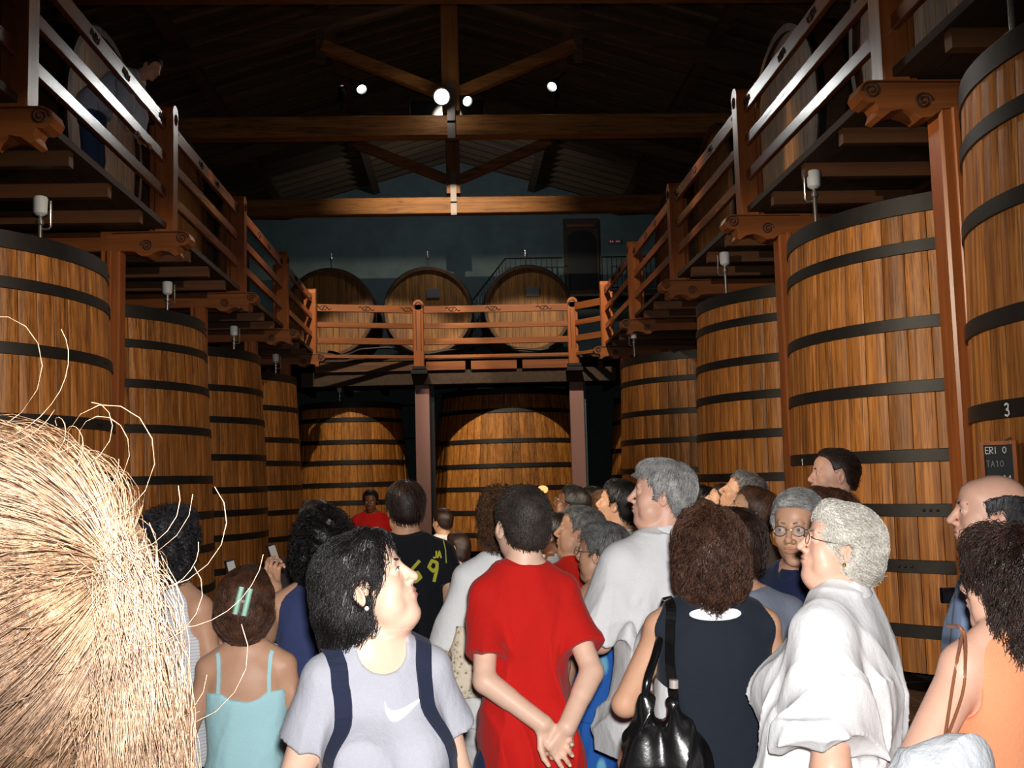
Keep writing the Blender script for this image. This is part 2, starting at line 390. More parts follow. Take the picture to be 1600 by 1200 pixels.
LL = ['oak vat cut by the frame edge behind the blonde child', 'wide oak vat behind the blonde head, nearest of its row under the leaning man',
      'oak vat behind the woman holding up a phone beside the blue top girl', 'oak vat seen narrow above the navy vest man, third of its row', 'narrow orange oak vat below the far gallery corner, last under the leaning man']
RL = ['big oak vat with the slate board and chalked 3 on its hoop', 'broad streaked oak vat behind the young man in profile', 'oak vat behind the grey-haired man looking up, between two timber columns', 'pale oak vat at the far end of the row with the chalkboard vat']
def ang_at(cx, cy, px, py, rr):                    # angle and height on a vat of radius rr seen at a pixel
    d = RC @ Vector(((px - 800) / F, (600 - py) / F, -1)); A = d.x ** 2 + d.y ** 2; B = -2 * (d.x * cx + d.y * cy); Cc = cx * cx + cy * cy - rr * rr
    D = B * B - 4 * A * Cc; k = (-B - math.sqrt(max(D, 0))) / (2 * A); p = CAM + d * k
    return math.atan2(p.y - cy, p.x - cx), p.z
def hoops_at(cx, cy, r, px, ys, top, h=0.095):
    z = sorted(ang_at(cx, cy, px, y, r)[1] - h / 2 for y in ys); z = [q for q in z if q < top - 0.3] + [top - h * 1.5 + 0.03]
    while z[0] > 0.75: z.insert(0, z[0] - 0.46)
    return z
VT = {}
LH = [None, (100, (455, 553, 659, 747)), (280, (544, 604, 672, 750, 808, 862)), (390, (610, 658, 715, 765, 800, 837)), (450, (639, 688, 724, 762, 800))]
for i, y in enumerate(LY): VT['L%d' % i] = vat(-XV, y, 1.68, 1.56, SZ0, SH, HZ if i == 0 else hoops_at(-XV, y, 1.62, *LH[i], SZ0 + SH), 62, LL[i])
XR = [4.3, 4.38, 4.38, 4.38]
RH = [(1570, (175, 315, 495, 640, 800)), (1400, (389, 508, 607, 713, 797, 883)), (1160, (502, 564, 619, 679, 746)), (1040, (592, 643, 688, 735, 780))]
for i, y in enumerate(RY):
    H_ = SH + (0.21 if i == 0 else 0.05)
    VT['R%d' % i] = vat(XR[i], y, 1.57, 1.5, SZ0, H_, hoops_at(XR[i], y, 1.53, *RH[i], SZ0 + H_), 56, RL[i])
vat(-2.45, 23.0, 1.36, 1.1, 0.2, 3.2, hoops_at(-2.45, 23.0, 1.22, 560, (655, 690, 722, 757, 785), 3.4), 46, 'narrower oak vat at the back below the cross gallery, beneath the first round cask', 'vat_back')
vat(1.08, 23.45, 1.95, 1.5, 0.2, 3.42, hoops_at(1.08, 23.45, 1.72, 797, (640, 688, 727, 763, 800), 3.62), 60, 'largest oak vat at the back, framed between the two pinkish posts', 'vat_back')
vat(4.85, 22.95, 1.56, 1.36, 0.2, 3.2, hoops_at(4.85, 22.95, 1.45, 960, (661, 705, 745, 785), 3.4), 50, 'oak vat at the back glimpsed past the second pinkish post', 'vat_back')
# valves on the vats
def valve(x, y, z, s, label):
    t = empty('airlock_valve', (x, y, z), 0, label, 'valve', 'airlock valves on vat tops')
    MB().lathe([(0.05, -0.14), (0.05, 0.02), (0.018, 0.03), (0.018, 0.28), (0.032, 0.29), (0.032, 0.32), (0.02, 0.33), (0.02, 0.36)], 12).build('pipe', M['chrome'], t, 40)
    MB().lathe([(0.03, 0.36), (0.055, 0.38), (0.06, 0.5), (0.05, 0.515), (0.0001, 0.515)], 14).build('cup', M['cup'], t, 40)
    sx = s
    MB().tube([(0, 0, 0.25), (sx * 0.07, 0, 0.25), (sx * 0.085, 0, 0.27), (sx * 0.085, 0, 0.48)], 0.01, 6).build('side_tube', M['chrome'], t, 60)
    return t
vl = ['airlock with white cup on the vat behind the blonde head', 'airlock with white cup on the vat behind the phone woman', 'airlock with white cup on the third vat under the leaning man', 'airlock on the narrow orange vat at the gallery corner']
for i in range(1, 5): valve(-3.35, LY[i] - (0.45 if i == 1 else 0.35), 3.56, 1, vl[i - 1])
vr = ['chrome airlock on the chalkboard vat cut by the picture top', 'airlock with white cup on the broad streaked vat', 'airlock with white cup above the grey-haired man looking up', 'airlock on the pale far vat of the chalkboard row']
for i, (x, y) in enumerate(((2.98, 5.12), (3.05, 8.4), (3.1, 11.57), (3.1, 17.9))): valve(x, y, 3.98 if i == 0 else 3.74, -1, vr[i])
valve(-2.65, 22.6, 3.31, 1, 'thin airlock on the narrower back vat below the cross gallery')
# chalk marks and the slate board on the first right vat
tR, rR = VT['R0']
def on_vat(tt, rad, a, z, off=0.014):
    r = rad(z) + off
    return Matrix.Translation((r * math.cos(a), r * math.sin(a), z)) @ Matrix.Rotation(a + PI / 2, 4, 'Z')
STROKES = {
    '3': [[(0, .9), (.25, 1), (.5, .9), (.45, .62), (.2, .52), (.5, .42), (.55, .15), (.3, 0), (0, .1)]],
    'E': [[(.5, 1), (0, 1), (0, 0), (.5, 0)], [(0, .5), (.4, .5)]], 'R': [[(0, 0), (0, 1), (.45, .9), (.4, .55), (0, .5), (.5, 0)]],
    'I': [[(.2, 0), (.2, 1)]], 'O': [[(.25, 0), (0, .3), (.05, .8), (.3, 1), (.5, .7), (.45, .2), (.25, 0)]], 'S': [[(.5, .9), (.2, 1), (0, .75), (.45, .4), (.4, .05), (0, .1)]],
    '0': [[(.25, 0), (0, .3), (.05, .8), (.3, 1), (.5, .7), (.45, .2), (.25, 0)]], 'T': [[(0, 1), (.5, 1)], [(.25, 1), (.25, 0)]], 'A': [[(0, 0), (.25, 1), (.5, 0)], [(.1, .4), (.4, .4)]],
    '2': [[(0, .8), (.2, 1), (.5, .8), (.4, .5), (0, 0), (.55, .05)]], '4': [[(.4, 0), (.4, 1), (0, .35), (.55, .35)]], '1': [[(.1, .8), (.3, 1), (.3, 0)]], '.': [[(.1, .02), (.16, .02)]],
    'h': [[(0, 0), (0, 1)], [(0, .5), (.3, .55), (.4, 0)]], 'F': [[(.5, 1), (0, 1), (0, 0)], [(0, .5), (.4, .5)]], '6': [[(.45, 1), (.1, .6), (0, .25), (.25, 0), (.5, .2), (.35, .45), (.05, .35)]],
    '9': [[(.45, .65), (.25, .5), (.05, .7), (.2, 1), (.45, .9), (.45, .6), (.3, 0)]], 'J': [[(.45, 1), (.45, .2), (.2, 0), (0, .15)]], 'W': [[(0, 1), (.15, 0), (.3, .7), (.45, 0), (.6, 1)]], ' ': [], '-': [[(.1, .5), (.45, .5)]],
}
def writing(b, text, x, z, h, Mx, wd=0.006, step=0.75, y=-0.004):
    for ch in text:
        for st in STROKES.get(ch, []):
            P = [Vector((x + p[0] * h, y, z + p[1] * h)) for p in st]
            for a, c in zip(P[:-1], P[1:]):
                d = c - a
                if d.length < 1e-6: continue
                nrm = Vector((-d.z, 0, d.x)).normalized() * wd / 2; e = d.normalized() * wd * 0.3
                q = [a - nrm - e, c - nrm + e, c + nrm + e, a + nrm - e]
                q2 = [p + Vector((0, 0.002, 0)) for p in q]
                b.add([Mx @ p for p in q + q2], [(0, 1, 2, 3), (0, 4, 5, 1), (1, 5, 6, 2), (2, 6, 7, 3), (3, 7, 4, 0)])
        x += h * step
    return b
a3, z3 = ang_at(XR[0], RY[0], 1586, 640, 1.55)
Mx = on_vat(tR, rR, a3, 0)
rz_ = rR(2.0) + 0.016
def chart(a, z, rad, off): 
    r = rad(z) + off
    return Matrix.Translation((r * math.cos(a), r * math.sin(a), z)) @ Matrix.Rotation(a + PI / 2, 4, 'Z')
writing(MB(), '3', -0.03, 0, 0.062, chart(a3, z3 - 0.03, rR, 0.02), 0.009).build('chalked_numeral', M['chalk'], tR)
a1, z1 = ang_at(XR[1], RY[1], 1262, 722, 1.55)
writing(MB(), '1', -0.03, 0, 0.05, chart(a1, z1 - 0.025, VT['R1'][1], 0.022), 0.01).build('chalked_numeral', M['chalk'], VT['R1'][0])
ab, zb = ang_at(XR[0], RY[0], 1590, 726, 1.56)
sb = empty('slate_board', (0, 0, 0), 0, 'small wood-framed slate with chalk writing hanging on a vat', 'slate board')
sb.matrix_world = Matrix.Translation((XR[0], RY[0], 0)) @ chart(ab, zb, rR, 0.085) @ Matrix.Rotation(0.7, 4, 'Z')
MB().box((0, 0, 0), (0.15, 0.014, 0.21)).build('slate', M['slate'], sb)
fr = MB()
for sx in (-1, 1): fr.box((sx * 0.077, -0.004, 0), (0.018, 0.026, 0.236))
for sz in (-1, 1): fr.box((0, -0.004, sz * 0.109), (0.136, 0.026, 0.018))
fr.build('board_frame', M['beamZ'], sb)
MB().tube([(0.0, 0.0, 0.10), (0.03, 0.11, 0.14)], 0.006, 6).build('hook', M['iron'], sb)
b1 = MB(); I4 = Matrix.Identity(4)
writing(b1, 'ERI 05', -0.062, 0.058, 0.032, I4, 0.003, 0.64, -0.010); writing(b1, 'h.204', -0.058, -0.085, 0.034, I4, 0.0035, 0.68, -0.010)
b1.build('chalk_lines', M['chalk'], sb)
writing(MB(), 'TA105', -0.06, -0.008, 0.03, I4, 0.003, 0.72, -0.010).build('faded_chalk_line', M['chalkdim'], sb)
# ------------------------------------------------------------------ timber columns and galleries
LPY = [3.45, 6.95, 10.45, 13.87, 17.3, 20.7]
RPY = [3.1, 6.6, 10.1, 13.5, 16.9, 20.4]
ZB = 4.30                                         # top of the brackets
def scroll(cx, cz, r, sgn):
    return [(cx + sgn * r * (1 - t / 26) * math.cos(t * 0.55), 0, cz + r * (1 - t / 26) * math.sin(t * 0.55)) for t in range(24)]
def bracket_poly(s):                              # carved end in x,z; s = +1 points to +x
    P = [(-0.62, 0), (0.20, 0), (0.255, -0.03), (0.275, -0.085), (0.25, -0.135), (0.20, -0.155), (0.16, -0.15), (0.14, -0.19), (0.16, -0.245), (0.12, -0.26),
         (0.06, -0.215), (-0.02, -0.20), (-0.10, -0.225), (-0.15, -0.26), (-0.22, -0.255), (-0.28, -0.21), (-0.40, -0.20), (-0.62, -0.20)]
    return [(s * x, z) for x, z in (P if s > 0 else P[::-1])]
def rail_carving(b, p, L, u, nrm):                # incised motif on a rail face
    pass
def gallery(side, ys, xp, xcol, label, labc):
    s = -side                                       # towards the aisle
    t = empty('gallery_walkway', (xp, 0, ZB), 0, label, 'gallery')
    bp = MB().prism(bracket_poly(s), -0.1, 0.1).mesh('bracket', M['beamX'])
    ba = MB().box((-s * 1.2, 0, -0.1), (1.3, 0.2, 0.2), bev=0.01).mesh('cross_beam', M['beamX'])
    pm = MB().box((0, 0, 0.62), (0.19, 0.2, 1.24), bev=0.014).box((-s * 0.12, 0, 0.56), (0.06, 0.15, 1.1), bev=0.01)
    pm.lathe([(0.1, -0.095), (0.1, 0.095)], 16, (0, 0, 1.24), M=Matrix.Rotation(PI / 2, 4, 'Y')); pm = pm.mesh('post', M['beamZ'], 35)
    cv = MB()
    cv.tube([(p[0], -0.104, p[2]) for p in scroll(s * 0.19, -0.075, 0.062, s)], 0.008, 6)
    cv.tube([(p[0], -0.104, p[2]) for p in scroll(-s * 0.16, -0.15, 0.06, -s)], 0.008, 6)
    cv.tube([(-s * 0.5, -0.104, -0.02), (s * 0.18, -0.104, -0.014)], 0.006, 5)
    cv = cv.mesh('carved_scroll', M['carve'])
    sp = MB().tube([(s * 0.098, 0.05 * math.cos(a * 0.6) * (1 - a / 24), 1.18 + 0.07 * math.sin(a * 0.6) * (1 - a / 24)) for a in range(20)], 0.008, 5).mesh('post_carving', M['carve'])
    for y in ys:
        br = link('bracket', bp, t, (0, y, 0)); link('carved_scroll', cv, br)
        link('cross_beam', ba, t, (0, y, 0))
        p = link('post', pm, t, (0, y, 0)); link('post_carving', sp, p)
    for a, b in zip(ys[:-1], ys[1:]):
        L = b - a - 0.2; m = (a + b) / 2
        for z, h in ((1.13, 0.15), (0.76, 0.11), (0.40, 0.11)):
            r_ = MB().box((0, 0, 0), (0.05, L, h), bev=0.006).build('rail', M['rail'], t, None, (0, m, z))
            if h > 0.12:
                for yy in (-L / 2 + 0.14, -L * 0.12, L * 0.12, L / 2 - 0.14):
                    c = MB()
                    x0 = s * 0.027
                    c.tube([(x0, yy + 0.1 * u, 0.035 * math.sin(u * 7)) for u in np.linspace(-1, 1, 13)], 0.009, 5)
                    c.tube([(x0, yy + 0.05 * math.cos(u), 0.04 * math.sin(u)) for u in np.linspace(0, 2 * PI, 13)], 0.008, 5)
                    c.build('rail_carving', M['carve'], r_)
        for fy in (0.27, 0.52, 0.77):
            MB().box((0, 0, 0), (1.7, 0.09, 0.12)).build('joist', M['joist'], t, None, (-s * 0.85, a + (b - a) * fy, 0.02 - 0.06))
    ya, yb = ys[0] - 3.6, ys[-1] + 0.1
    MB().box((0, 0, 0), (0.03, yb - ya, 0.06)).build('edge_board', M['dark'], t, None, (s * 0.02, (ya + yb) / 2, 0.05))
    for k in range(8):
        MB().box((0, 0, 0), (0.205, yb - ya, 0.04)).build('floor_plank', M['dark'], t, None, (-s * (0.10 + 0.215 * k), (ya + yb) / 2, 0.04))
    MB().box((0, 0, 0), (3.5, yb - ya, 0.06)).build('floor_deck', M['dark'], t, None, (-s * 3.57, (ya + yb) / 2, 0.03))
    for i, y in enumerate(ys):
        if side > 0 and i in (3, 4): continue
        c = empty('timber_column', (xcol, y, 0), 0, labc[i], 'column')
        MB().box((0, 0, (ZB - 0.2) / 2), (0.2, 0.2, ZB - 0.2), bev=0.018).build('shaft', M['beamZ'], c)
        MB().box((-s * 0.0, -0.115, (ZB - 0.2) / 2), (0.05, 0.03, ZB - 0.2), bev=0.008).build('edge_strip', M['beamZ'], c)
    return t
lc = ['timber column out in front behind the blonde head', 'timber column hidden behind the blonde head', 'orange timber column between the two nearest vats under the leaning man', 'thin timber column between the second and third vats under the leaning man', 'thin timber column before the narrow orange vat', 'timber column at the far corner by the narrow orange vat']
rc = ['timber column beside the peach top woman, out of the frame', 'tall glossy orange timber column beside the chalkboard vat', 'orange timber column at the edge of the broad streaked vat', 'timber column behind the grey-haired man looking up', 'timber column in the gap of the vats below the gallery', 'timber column at the far corner by the pale far vat']
gL = gallery(-1, LPY, -2.97, -3.5, 'raised timber gallery with carved posts where a man leans on the rail', lc)
gR = gallery(1, RPY, 2.97, 3.34, 'raised timber gallery with carved posts over the chalkboard vat', rc)
# cross gallery at the far end
g = empty('cross_gallery', (0, 21.3, ZB), 0, 'orange-lit timber gallery crossing the hall below three round casks', 'gallery')
pts = [(-2.97, -0.5), (-0.84, 0.02), (2.40, 0.02), (3.04, -0.75)]
for (x, y) in pts[1:3]:
    b = MB().box((0, 0, 0.39), (0.22, 0.14, 1.36), bev=0.015)
    b.lathe([(0.11, -0.07), (0.11, 0.07)], 20, (0, 0, 1.07), M=Matrix.Rotation(PI / 2, 4, 'X'))
    p = b.build('post', M['beamZ'], g, 35, (x, y, 0))
    MB().tube([(0.075 * math.cos(a) * (1 if a < PI else 1), -0.075, 1.0 + 0.12 * math.sin(a)) for a in np.linspace(0, PI, 12)], 0.009, 5).tube([(-0.05, -0.075, 0.1), (-0.05, -0.075, 0.95)], 0.006, 5).tube([(0.05, -0.075, 0.1), (0.05, -0.075, 0.95)], 0.006, 5).build('post_carving', M['carve'], p)
    MB().box((0, -0.02, -0.36), (0.34, 0.3, 0.1), bev=0.02).box((0, -0.02, -0.27), (0.28, 0.26, 0.08), bev=0.02).build('post_foot', M['hoop'], g, None, (x, y, 0))
for (x0, y0), (x1, y1) in zip(pts[:-1], pts[1:]):
    d = Vector((x1 - x0, y1 - y0, 0)); L = d.length - 0.2; an = math.atan2(d.y, d.x)
    for z, h in ((0.97, 0.15), (0.62, 0.11), (0.29, 0.13), (-0.03, 0.07)):
        r_ = MB().box((0, 0, 0), (L, 0.05, h), bev=0.006).build('rail', M['beamX'], g, None, ((x0 + x1) / 2, (y0 + y1) / 2, z), (0, 0, an))
        if h == 0.15:
            xs = (-L / 2 + 0.12, 0, L / 2 - 0.14) if L < 2.6 else (-L / 2 + 0.62, -0.05, L / 2 - 0.5)
            if L > 1:
                for xx in xs:
                    c = MB(); c.tube([(xx + 0.16 * u, -0.027, 0.04 * math.sin(u * 6)) for u in np.linspace(-1, 1, 15)], 0.009, 5)
                    c.tube([(xx + 0.07 * math.cos(u), -0.027, 0.045 * math.sin(u)) for u in np.linspace(0, 2 * PI, 13)], 0.008, 5)
                    c.build('rail_carving', M['carve'], r_)
for x0, x1 in ((-3.0, -0.95), (-0.7, 0.12), (0.24, 1.2), (1.32, 2.3)):
    MB().box(((x0 + x1) / 2, 0.1, -0.21), (x1 - x0, 0.08, 0.2), bev=0.008).build('fascia_board', M['joist' if x0 < -1 else 'beamX'], g)
MB().box((0, 0.25, -0.45), (6.6, 0.26, 0.3), bev=0.01).build('main_beam', M['dark'], g)
for k in range(20):
    MB().box((0, 0, 0), (XW * 2 - 0.3, 0.33, 0.05)).build('floor_plank', M['dark'], g, None, (0, 0.28 + k * 0.345, -0.06))
for k in range(9):
    MB().box((-4 + k, 3.6, -0.18), (0.12, 6.6, 0.18)).build('joist', M['dark'], g)
for x, lab in ((-0.80, 'glossy pinkish painted post left of the largest back vat'), (2.46, 'glossy pinkish painted post right of the largest back vat')):
    c = empty('steel_post', (x, 21.55, 0), 0, lab, 'post')
    MB().box((0, 0, 1.95), (0.3, 0.1, 3.9), bev=0.01).build('front_flange', M['pink'], c)
    MB().box((0.16 if x > 0 else 0.2, 0.16, 1.95), (0.1, 0.12, 3.9)).build('web', M['bluegrey' if x > 0 else 'black'], c)
# hoses lying along the gallery edge
for pts_, lab in (([(-2.75, 21.5, 4.45), (-2.4, 21.42, 4.36), (-2.0, 21.42, 4.48), (-1.5, 21.4, 4.5), (-1.05, 21.42, 4.4)], 'black hose lying at the gallery edge below the first round cask'),
                  ([(-0.62, 21.45, 4.36), (-0.2, 21.42, 4.42), (0.3, 21.42, 4.52), (0.8, 21.42, 4.55), (1.2, 21.42, 4.42), (1.7, 21.42, 4.38), (2.2, 21.45, 4.5)], 'long black hose sagging along the gallery edge below two round casks')):
    P = []
    for i in range(len(pts_) - 1):
        for u in np.linspace(0, 1, 6)[:-1 if i < len(pts_) - 2 else None]:
            uu = u * u * (3 - 2 * u); a, b = Vector(pts_[i]), Vector(pts_[i + 1]); P.append(Vector((a.x + (b.x - a.x) * u, a.y + (b.y - a.y) * u, a.z + (b.z - a.z) * uu)))
    tag(MB().tube(P, 0.028, 8).build('hose', M['black'], None, 60), lab, 'hose')
# ------------------------------------------------------------------ lying casks
def cask(loc, rz, R, L, label, group, plaque=False, airlock=None):
    t = empty('round_cask', loc, rz, label, 'cask', group)        # front faces local -y, origin on the deck
    zc_ = R + 0.22
    RX = Matrix.Rotation(-PI / 2, 4, 'X')
    prof = [(R * 0.99, -L / 2), (R * 1.0, -L / 2), (R * 1.05, -L / 4), (R * 1.07, 0), (R * 1.05, L / 4), (R, L / 2)]
    MB().lathe([(R * 0.93, -L / 2 + 0.12), (R * 0.93, -L / 2)] + prof + [(R * 0.93, L / 2)], 56, (0, 0, zc_), cap=False, M=Matrix.Rotation(-PI / 2, 4, 'X')).build('cask_body', M['caskside'], t, 40)
    for yh in (-L / 2 + 0.02, -L / 2 + 0.35, L / 2 - 0.35, L / 2 - 0.1):
        rr = R * (1.07 - 0.07 * (abs(yh) / (L / 2)) ** 2) + 0.004
        MB().lathe([(rr, yh), (rr + 0.014, yh + 0.005), (rr + 0.014, yh + 0.075), (rr, yh + 0.08)], 64, (0, 0, zc_), cap=False, M=RX).build('hoop', M['hoop'], t, 40)
    nb = 13; Rh = R * 0.94; w_ = 2 * Rh / nb
    for k in range(nb):
        x0 = -Rh + k * w_ + 0.003; x1 = x0 + w_ - 0.006
        poly = []
        xs = np.linspace(x0, x1, 4)
        poly = [(x, -math.sqrt(max(Rh * Rh - x * x, 0.0004))) for x in xs] + [(x, math.sqrt(max(Rh * Rh - x * x, 0.0004))) for x in xs[::-1]]
        MB().prism(poly, -L / 2 + 0.05, -L / 2 + 0.09).build('head_board', M['head'], t, None, (0, 0, zc_))
    for yy in (-L / 2 + 0.35, L / 2 - 0.35): MB().box((0, yy, 0.06), (1.5 * R, 0.2, 0.3)).build('cradle', M['joist'], t)
    if plaque: MB().box((0.12, -L / 2 + 0.035, zc_ + 0.40), (0.3, 0.02, 0.22), bev=0.004).build('plaque', M['plaque'], t)
    if airlock: 
        MB().lathe([(0.05, 0), (0.05, 0.03), (0.02, 0.04), (0.02, 0.26), (0.05, 0.27), (0.05, 0.31), (0.015, 0.32), (0.015, 0.44)], 10, (0, -L / 2 + 0.5, zc_ + R * 1.04)).build('airlock', M['chrome'], t, 40)
    return t
YC = 24.9
for (x, lab, pq) in ((-2.98, 'round cask on the cross gallery nearest the corner of the leaning man', False), (-0.70, 'middle round cask on the cross gallery with a grey plaque', True), (1.63, 'round cask with a plaque in front of the iron stair rail', True)):
    cask((x, YC, 4.40), 0, 1.02, 2.6, lab, 'round casks on the cross gallery', pq, True)
for i, y in enumerate(LY): cask((-5.45, y, 4.36), PI / 2, 1.3, 2.6, ['round cask on the high gallery out in front, over the hidden vat', 'round cask up behind the leaning man', 'round cask up behind the gallery rail past the leaning man', 'third round cask up along the gallery of the leaning man', 'round cask up by the far corner past the leaning man'][i], 'round casks up on the side galleries')
for i, y in enumerate([5.1, 8.65, 12.2, 15.75, 19.25]): cask((5.35, y, 4.36), -PI / 2, 1.3, 2.6, ['round cask up above the chalkboard vat', 'round cask up above the broad streaked vat', 'round cask up above the vat by the grey-haired man', 'round cask up above the gap between vats', 'round cask up above the pale far vat'][i], 'round casks up on the side galleries')
# ------------------------------------------------------------------ back wall furniture
xd = at(908, 400, Y1).x; ZL = 6.72
dr = empty('door_1', (xd, Y1, ZL)); tag(dr, kind='structure')
MB().box((0, -0.06, 1.12), (0.98, 0.12, 2.24)).build('door_frame', M['dark'], dr)
MB().prism([(-0.4, 0.05), (0.4, 0.05), (0.4, 1.6)] + [(0.4 * math.cos(a), 1.6 + 0.3 * math.sin(a)) for a in np.linspace(0, PI, 12)[1:-1]] + [(-0.4, 1.6)], -0.16, -0.1).build('door_leaf', M['black'], dr)
MB().box((0, -0.14, 2.02), (0.8, 0.06, 0.1)).build('door_lintel', M['joist'], dr)
xs = at(960, 378, Y1)
sg = empty('exit_sign', (xs.x, Y1 - 0.03, xs.z), 0, 'tiny red glowing sign dots high on the grey wall', 'sign')
MB().box((0, 0, 0), (0.38, 0.05, 0.12)).build('sign_box', M['plaster'], sg)
for k in (-0.12, -0.06, 0.06, 0.12): MB().box((k, -0.035, 0), (0.03, 0.02, 0.03)).build('red_lamp', M['redglow'], sg)
tag(MB().box((3.4, Y1 - 0.55, ZL - 0.08), (4.4, 1.1, 0.16)).build('trim_1', M['dark']), kind='structure')
st_ = empty('iron_stair', (0.4, 27.9, 4.3), 0, 'dark iron stair rising behind the plaque casks to the arched door', 'stair')
for k in range(11): MB().box((-0.9 + k * 0.2, 0, 0.1 + k * 0.22), (0.26, 0.9, 0.05)).build('tread', M['black'], st_)
for q in (-0.46, 0.46): MB().beam((-1.1, q, -0.05), (1.0, q, 2.28), 0.04, 0.2).build('stringer', M['black'], st_)
def iron_rail(pts, label, h=0.95, sp=0.13):
    t = empty('iron_railing', pts[0], 0, label, 'railing'); o = Vector(pts[0])
    P = [Vector(p) - o for p in pts]
    MB().tube([p + Vector((0, 0, h)) for p in P], 0.022, 6).tube([p + Vector((0, 0, 0.1)) for p in P], 0.015, 6).build('handrail', M['black'], t)
    bm = MB().tube([(0, 0, 0.05), (0, 0, h)], 0.011, 5).mesh('baluster', M['black'])
    for a, b in zip(P[:-1], P[1:]):
        n = max(2, int((b - a).length / sp))
        for k in range(n): link('baluster', bm, t, a + (b - a) * k / n)
    return t
iron_rail([(-0.55, 27.4, 4.4), (1.3, 27.4, 6.7), (2.85, 27.4, 6.7)], 'black iron stair rail climbing behind the plaque casks')
iron_rail([(3.95, 27.4, 6.7), (5.55, 27.4, 6.7)], 'black iron railing beside the dark arched door')
tag(MB().box((-2.8, 27.4, 1.36), (4.2, 1.9, 2.72)).build('trim_2', M['plaster']), kind='structure')
iron_rail([(-4.6, 26.6, 2.7), (-0.9, 26.6, 2.7)], 'black iron railing seen over the back vat below the gallery', 0.95, 0.14)
# ------------------------------------------------------------------ people: signed distance bodies turned into one continuous skin
def V3(*a): return np.array(a, float)
def smin(a, b, k):
    if k <= 0: return np.minimum(a, b)
    h = np.clip(0.5 + 0.5 * (b - a) / k, 0, 1)
    return b + (a - b) * h - k * h * (1 - h)
def cap(a, b, ra, rb=None):
    a = np.array(a, float); b = np.array(b, float); rb = ra if rb is None else rb
    ab = b - a; L2 = max(float(ab @ ab), 1e-9); m = max(ra, rb)
    def f(X, Y, Z):
        px, py, pz = X - a[0], Y - a[1], Z - a[2]
        t = np.clip((px * ab[0] + py * ab[1] + pz * ab[2]) / L2, 0, 1)
        return np.sqrt((px - t * ab[0]) ** 2 + (py - t * ab[1]) ** 2 + (pz - t * ab[2]) ** 2) - (ra + (rb - ra) * t)
    return f, np.minimum(a, b) - m, np.maximum(a, b) + m
def ell(c, r, R=None):
    c = np.array(c, float); r = np.array(r, float); mr = r if R is None else np.full(3, r.max())
    Rm = None if R is None else np.array(R)
    def f(X, Y, Z):
        x, y, z = X - c[0], Y - c[1], Z - c[2]
        if Rm is not None:
            x, y, z = (Rm[0, 0] * x + Rm[1, 0] * y + Rm[2, 0] * z, Rm[0, 1] * x + Rm[1, 1] * y + Rm[2, 1] * z, Rm[0, 2] * x + Rm[1, 2] * y + Rm[2, 2] * z)
        k0 = np.sqrt((x / r[0]) ** 2 + (y / r[1]) ** 2 + (z / r[2]) ** 2)
        k1 = np.sqrt((x / r[0] ** 2) ** 2 + (y / r[1] ** 2) ** 2 + (z / r[2] ** 2) ** 2)
        return np.where(k1 > 1e-9, k0 * (k0 - 1) / np.maximum(k1, 1e-9), -r.min())
    return f, c - mr, c + mr
def loft(st, p=2.4, e=0.0):                          # stations (z, cx, cy, half width, half depth)
    st = sorted(tuple(q) for q in st); A = np.array(st, float)
    zz = np.linspace(A[0, 0], A[-1, 0], 60); T = []
    for c in range(1, 5):
        v = np.interp(zz, A[:, 0], A[:, c]); w_ = np.convolve(np.pad(v, 3, 'edge'), np.array([1, 2, 3, 4, 3, 2, 1]) / 16, 'valid'); T.append(w_)
    T[2] = T[2] + e; T[3] = T[3] + e
    z0, z1 = A[0, 0], A[-1, 0]; W = T[2].max() + abs(T[0]).max(); D = T[3].max() + abs(T[1]).max()
    def f(X, Y, Z):
        cx, cy, w_, dp = (np.interp(Z, zz, t) for t in T)
        q = (np.abs((X - cx) / w_) ** p + np.abs((Y - cy) / dp) ** p) ** (1 / p)
        return np.maximum((q - 1) * np.minimum(w_, dp) * 0.9, np.maximum(z0 - Z, Z - z1))
    return f, V3(-W, -D, z0), V3(W, D, z1)
def half(n, c):                                      # half space n.p > c is empty
    n = np.array(n, float)
    return (lambda X, Y, Z: n[0] * X + n[1] * Y + n[2] * Z - c), None, None
def xf(prim, R, t, s=1.0):                           # move a primitive: p -> R p s + t
    f, lo, hi = prim; R = np.array(R); t = np.array(t)
    def g(X, Y, Z):
        x, y, z = (X - t[0]) / s, (Y - t[1]) / s, (Z - t[2]) / s
        return s * f(R[0, 0] * x + R[1, 0] * y + R[2, 0] * z, R[0, 1] * x + R[1, 1] * y + R[2, 1] * z, R[0, 2] * x + R[1, 2] * y + R[2, 2] * z)
    if lo is None: return g, None, None
    cs = np.array([[a, b, c] for a in (lo[0], hi[0]) for b in (lo[1], hi[1]) for c in (lo[2], hi[2])]) @ R.T * s + t
    return g, cs.min(0), cs.max(0)
